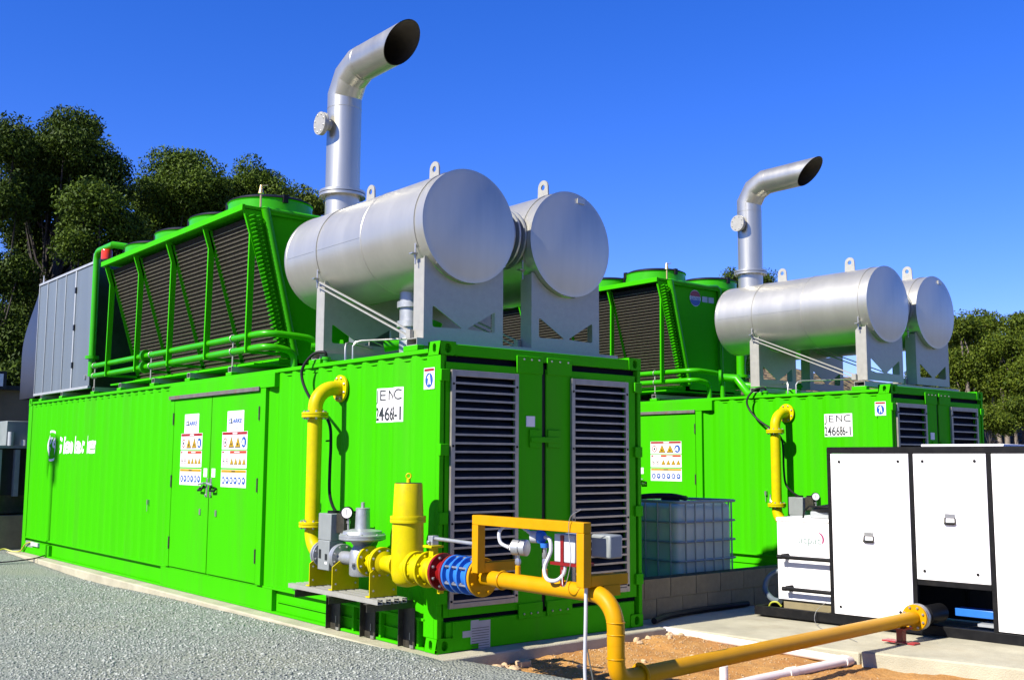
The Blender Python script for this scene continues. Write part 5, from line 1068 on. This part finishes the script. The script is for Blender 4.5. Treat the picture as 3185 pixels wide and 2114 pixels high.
# cables at the far bottom corner of the near container
t = thing('earth_cable', 'yellow and black cables at the far lower corner of the near container', 'cable', (-.05, 11.9, 0)); MB().tube(cat([(.02,11.35,.17),(-.02,11.6,.19),(-.03,11.85,.14),(-.05,12.05,.02),(-.12,12.2,.0),(-.25,12.35,.04),(-.4,12.3,-.03)]), .012, 8).build('yellow_core', 'cable_yellow', t); MB().tube(cat([(-.01,10.8,.03),(-.3,10.6,.0),(-.8,10.9,-.05),(-1.6,11.5,-.05)]), .010, 8).build('black_core', 'rubber', t); MB().box(-.03, .0, 11.15, 11.55, .14, .20).build('cable_duct', 'conduit_white', t)

# ================================================================== background
def at(px, py, dist):
    a = YAW+math.atan((px-1592.5)/3285.0); k = dist; return Vector((CAM.x+math.sin(a)*k, CAM.y+math.cos(a)*k, CAM.z+(1430-py)/3285.0*k*math.cos(a-YAW)*1.0))
# dark building behind the far left corner
t = thing('dark_building', 'low dark brown building behind the far left corner of the near container', 'building', tuple(at(-300, 1600, 27).xy)+(-.1,))
b0 = at(70, 1224, 27)
MB().box(b0.x-14, b0.x+.6, b0.y, b0.y+8, -.15, b0.z).build('wall', 'building_wall', t, smooth=0); MB().box(b0.x-14.1, b0.x+.7, b0.y-.15, b0.y+8.1, b0.z, b0.z+.10).build('roof_edge', 'dark_box', t, smooth=0)
f0 = at(22, 1195, 26.5); fl = MB().box(f0.x-.75, f0.x-.05, f0.y-.1, f0.y+.15, f0.z-.18, f0.z+.22).build('floodlight', 'dark_box', t); MB().box(f0.x-.68, f0.x-.12, f0.y-.106, f0.y-.101, f0.z-.12, f0.z+.16).build('lens', 'lamp_glass', fl)
MB().box(f0.x-.5, f0.x-.3, f0.y, f0.y+.1, b0.z-.3, f0.z-.181).build('floodlight_bracket', 'white_trim', t)
g0 = at(62, 1640, 21)
t = thing('transformer', 'grey transformer with a small control cabinet behind the far left corner', 'transformer', (g0.x-.6, g0.y+.4, -.1))
zz = lambda py: at(60, py, 21).z
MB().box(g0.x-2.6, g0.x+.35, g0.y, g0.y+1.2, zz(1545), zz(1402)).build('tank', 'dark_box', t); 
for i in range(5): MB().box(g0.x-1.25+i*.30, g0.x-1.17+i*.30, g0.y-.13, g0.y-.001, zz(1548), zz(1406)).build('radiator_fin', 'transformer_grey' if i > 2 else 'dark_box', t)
MB().box(g0.x-2.6, g0.x+.42, g0.y-.15, g0.y+1.25, zz(1402)+.001, zz(1394)).build('lid', 'transformer_grey', t); MB().box(g0.x-.20, g0.x+.22, g0.y-.05, g0.y+.6, zz(1394)+.001, zz(1318)).build('control_cabinet', 'transformer_grey', t, bevel=.01)
MB().cyl((g0.x-.14,g0.y-.12,zz(1394)), (g0.x-.14,g0.y-.12,zz(1352)), .05, 12).cyl((g0.x+.1,g0.y-.12,zz(1394)), (g0.x+.1,g0.y-.12,zz(1376)), .07, 12).build('bushing', 'white_trim', t)
MB().box(g0.x-2.6, g0.x+.4, g0.y+.05, g0.y+1.1, zz(1600), zz(1545)-.001).build('undercarriage', 'dark_steel', t); MB().box(g0.x-.6, g0.x-.28, g0.y-.1, g0.y+.04, zz(1590), zz(1552)).build('valve_box', 'transformer_grey', t); MB().box(g0.x-2.8, g0.x+.6, g0.y-.2, g0.y+1.4, -.2, zz(1605)).build('plinth', 'block_concrete', t)
# floodlight post at the left, outside the picture: its shadow falls on the far lettering
t = thing('yard_lamp_post', 'tall lamp post at the left edge of the gravel yard', 'lamp post', (-9.0, 11.12, -.05)); hh = 1.25+9.0*math.tan(EL)
MB().tube([(-9,11.12,-.1),(-9,11.12,hh)], .035, 12).build('post', 'dark_steel', t); MB().box(-9.12, -8.9, 10.87, 11.42, hh+.35, hh+.60).box(-9.1,-8.92,10.92,11.17,hh,hh+.33).box(-9.1,-8.92,11.32,11.42,hh+.15,hh+.34).build('lamp_head', 'dark_box', t)

# ------------------------------------------------------------------ trees
def leaf_mesh(name, clumps, leaf, m, seed, per, droop=0.35):
    r = np.random.default_rng(seed); V = []; cs = np.array([c[:3] for c in clumps]); rs = np.array([c[3] for c in clumps])
    idx = np.repeat(np.arange(len(clumps)), int(per*2.3)); leaf = leaf*.62; n = len(idx)
    d = r.normal(0, 1, (n, 3)); d /= np.linalg.norm(d, axis=1)[:, None]; rad = r.uniform(0.25, 1, n)**0.45
    d[:, 2] *= .72
    p = cs[idx]+d*(rad*rs[idx])[:, None]
    L = leaf*r.uniform(.6, 1.4, n)
    t1 = r.normal(0, 1, (n, 3)); t1[:, 2] -= droop*2; t1 /= np.linalg.norm(t1, axis=1)[:, None]
    t2 = np.cross(t1, d+r.normal(0, .5, (n, 3))); t2 /= np.linalg.norm(t2, axis=1)[:, None]+1e-9
    a = t1*L[:, None]; b = t2*(L*.42)[:, None]
    Q = np.stack([p-a*.5, p+b*.5, p+a*.5, p-b*.5], 1).reshape(-1, 3)
    me = bpy.data.meshes.new(name); me.vertices.add(n*4); me.vertices.foreach_set('co', Q.reshape(-1)); me.loops.add(n*4); me.loops.foreach_set('vertex_index', np.arange(n*4))
    me.polygons.add(n); me.polygons.foreach_set('loop_start', np.arange(0, n*4, 4)); me.polygons.foreach_set('loop_total', np.full(n, 4)); me.update(calc_edges=True)
    me.materials.append(MATS[m]); return me
def tree(base, H, lobes, label, leafm, seed, leaf=.20, per=150, trunk_r=.2, bark='bark', group='gum trees beyond the yard', stems=1, clump=.75, lean=0.0):
    """lobes: (dx across view, dy depth, z centre, rx, rz)"""
    R = random.Random(seed); t = thing('gum_tree', label, 'tree', tuple(base), group)
    vr = Vector((rt0.x, rt0.y, 0)); vf = Vector((fw.x, fw.y, 0)).normalized(); B = Vector(base); tr = MB(); cl = []
    for (dx, dy, z, rx, rz) in lobes:
        rx = max(.35, rx-clump*.12); rz = max(.3, rz-clump*.32); k = max(14, int(rx*rx*rz*9/clump**2.4)+14); k = min(k, 150)
        for _ in range(k):
            while True:
                q = Vector((R.uniform(-1,1), R.uniform(-1,1), R.uniform(-1,1)))
                if .25 < q.length < 1: break
            q = q*(0.55+.45*q.length)
            p = vr*(dx+q.x*rx)+vf*(dy+q.y*rx)+Vector((0,0,z+q.z*rz)); cl.append((p.x, p.y, p.z, clump*R.uniform(.65, 1.25)))
    tops = []
    for s_ in range(stems):
        x0 = Vector((R.uniform(-.2,.2)*stems, R.uniform(-.2,.2)*stems, -.3)); lb = lobes[s_ % len(lobes)]
        x1 = vr*(lb[0]*.7)+vf*(lb[1]*.9)+Vector((0,0,lb[2]+lb[4]*.3)); pts = []
        for i in range(9):
            u = i/8; p = x0*(1-u**1.6)+x1*u**1.6; p.z = x0.z+(x1.z-x0.z)*u; p += Vector((math.sin(u*5+seed), math.cos(u*4+seed*2), 0))*.16*u*(1-u*.4)*H*.08; pts.append(p)
        tr.tube(pts, trunk_r, 9, radii=[trunk_r*(1-.78*i/8) for i in range(9)]); tops.append(pts)
    for i, (x, y, z, r) in enumerate(cl):
        if i % 7 == 0:
            pts = tops[i % stems]; c = Vector((x, y, z)); j = min(7, max(2, int(8*(z-r*1.2)/max(1, pts[-1].z))-1)); a = pts[j]; mid = (a+c)/2+Vector((R.uniform(-.2,.2), R.uniform(-.2,.2), -.18*(c-a).length)); tr.tube([a, mid, c], .05, 5, radii=[trunk_r*.32*(1-j/10), trunk_r*.18, .012])
    o = bpy.data.objects.new('crown', leaf_mesh('crown', cl, leaf, leafm, seed, per)); COL.objects.link(o); o.parent = t
    tr2 = MB(); tr2.v = tr.v; tr2.f = tr.f; me = tr2.mesh('trunk', smooth=60, m=bark); o = bpy.data.objects.new('trunk', me); COL.objects.link(o); o.parent = t
    return t
def gz(p): return float(hill_h(np.array(p.x), np.array(p.y))) if (p.xy-CAM.xy).length > 36 else -.3
def place(px, dist): p = at(px, 1430, dist); return Vector((p.x, p.y, max(-.3, gz(p))))
def lob(base_px, dist, bz, lst):   # lobes given in picture units -> metres at that distance
    k = dist*math.cos(math.atan((base_px-1592.5)/3285.0))/3285.0; return [((px-base_px)*k, dz, CAM.z+(1430-py)*k-bz, rx*k, rz*k) for (px, py, rx, rz, dz) in lst]
D1 = 34
b = place(120, D1); tree(b, 12, lob(120, D1, b.z, [(160,395,85,80,0),(70,470,100,90,.5),(235,470,80,85,-.5),(300,590,55,60,0),(0,450,80,110,1),(120,500,90,80,0),(280,520,60,60,0),(175,560,130,80,.8),(100,600,110,70,-.4),(30,620,90,60,.5),(250,670,70,60,0),(10,710,60,45,1),(85,750,60,45,1),(30,800,60,50,1),(20,900,60,55,1),(140,840,75,60,1),(70,960,90,60,1),(180,1000,90,80,.5),(50,1080,90,70,1)]), 'tall dark gum tree at the far left, sky showing through its lower crown', 'leaf_dark', 3, leaf=.19, per=150, trunk_r=.20, bark='dark_bark', stems=3, clump=.62)
b = place(-60, 33); tree(b, 12, lob(-60, 33, b.z, [(-50,440,75,110,0),(-20,620,70,100,0),(-10,860,80,90,.5),(10,1040,80,90,.5)]), 'gum tree cut off by the left edge of the picture', 'leaf_dark', 5, leaf=.18, per=130, trunk_r=.18, bark='dark_bark', stems=2, clump=.6)
b = place(265, 31); tree(b, 9, lob(265, 31, b.z, [(270,640,75,75,0),(335,700,60,80,.5),(225,740,50,80,0),(310,830,110,110,.8),(210,980,90,110,.5),(370,940,100,120,.5),(290,1080,120,100,1)]), 'dark leafy gum tree between the tall left tree and the round crown', 'leaf_olive', 7, leaf=.17, per=150, trunk_r=.16, bark='dark_bark', stems=2, clump=.58)
b = place(545, 36); tree(b, 12, lob(545, 36, b.z, [(540,535,100,85,0),(610,600,80,80,-.5),(450,620,70,80,.3),(405,720,55,70,.3),(520,640,100,80,-.4),(680,740,80,90,.5),(520,720,120,110,.8),(655,670,65,75,0),(560,840,160,110,1),(430,880,90,110,1)]), 'rounded bright gum tree in the middle of the left group', 'leaf_olive', 11, leaf=.19, per=160, trunk_r=.2, bark='dark_bark', stems=3, clump=.62)
b = place(780, 37); tree(b, 11, lob(780, 37, b.z, [(775,545,75,65,0),(835,610,55,80,0),(715,610,75,80,.5),(780,640,90,80,.3),(790,720,110,110,.6)]), 'gum tree behind the near cooler, right of the rounded crown', 'leaf_olive', 13, leaf=.19, per=150, trunk_r=.18, bark='dark_bark', stems=2, clump=.6)
b = place(935, 42); tree(b, 10, lob(935, 42, b.z, [(940,630,50,55,0),(930,720,60,80,0)]), 'small gum crown showing left of the near exhaust stack', 'leaf_bright', 17, leaf=.19, per=140, trunk_r=.15, bark='dark_bark', clump=.58)
for i, (px, d_, top, lb) in enumerate(((100, 40, 900, 'dark undergrowth gum at the far left below the tall tree'), (330, 41, 820, 'dark undergrowth gum behind the grey plant box'), (30, 30, 1100, 'low bushy gum beside the dark building'), (600, 43, 820, 'dark undergrowth gum behind the near cooler'))):
    b = place(px, d_); tree(b, 6, lob(px, d_, b.z, [(px-90,top+110,110,110,0),(px+40,top+90,120,100,1),(px+110,top+190,120,130,0),(px-30,top+260,160,120,1)]), lb, 'leaf_dark', 30+i, leaf=.20, per=130, trunk_r=.14, bark='dark_bark', stems=2, clump=.65)
b = place(2290, 46); tree(b, 9, lob(2290, 46, b.z, [(2285,860,28,22,0),(2385,860,30,26,0),(2320,905,50,30,0),(2300,1010,60,60,1),(2400,1000,60,60,0),(2340,1110,70,60,0)]), 'thin gum tree showing behind the farther exhaust stack', 'leaf_dark', 41, leaf=.17, per=50, trunk_r=.12, bark='dark_bark', stems=3, clump=.45)
rt_ = [(2990, 47, 975, 60, 'gum tree just right of the farther silencers'), (3060, 50, 960, 66, 'tall gum crown at the right, second from the silencers'), (3120, 47, 1020, 60, 'lower gum crown in the dip of the right tree line'), (3190, 49, 960, 70, 'gum tree at the right edge of the picture'), (2920, 52, 1000, 60, 'gum tree hidden behind the farther silencers'), (3260, 46, 1000, 70, 'gum tree just outside the right edge of the picture')]
for i, (px, d_, top, w_, lb) in enumerate(rt_):
    b = place(px, d_); tree(b, 9, lob(px, d_, b.z, [(px,top+w_*.8,w_,w_*.8,0),(px-w_*.5,top+150,w_*.8,70,.4),(px+w_*.5,top+165,w_*.75,75,-.3),(px-10,top+225,w_*.6,38,.5)]), lb, 'leaf_bright', 50+i, leaf=.20, per=120, trunk_r=.13, bark='bark', stems=3, clump=.55)
for i, (px, d_, top, lb) in enumerate(((3010, 44, 1235, 'low shrub on the bank right of the farther container'), (3075, 43, 1250, 'dry shrub on the bank in the right background'), (3150, 44, 1225, 'leafy shrub on the bank near the right edge'), (2950, 45, 1190, 'shrub on the bank behind the farther silencers'))):
    b = place(px, d_); tree(b, 2, lob(px, d_, b.z, [(px,top+40,45,35,0),(px+35,top+65,40,35,0)]), lb, 'leaf_bright', 70+i, leaf=.15, per=90, trunk_r=.05, bark='dark_bark', clump=.4, group='shrubs on the bank')
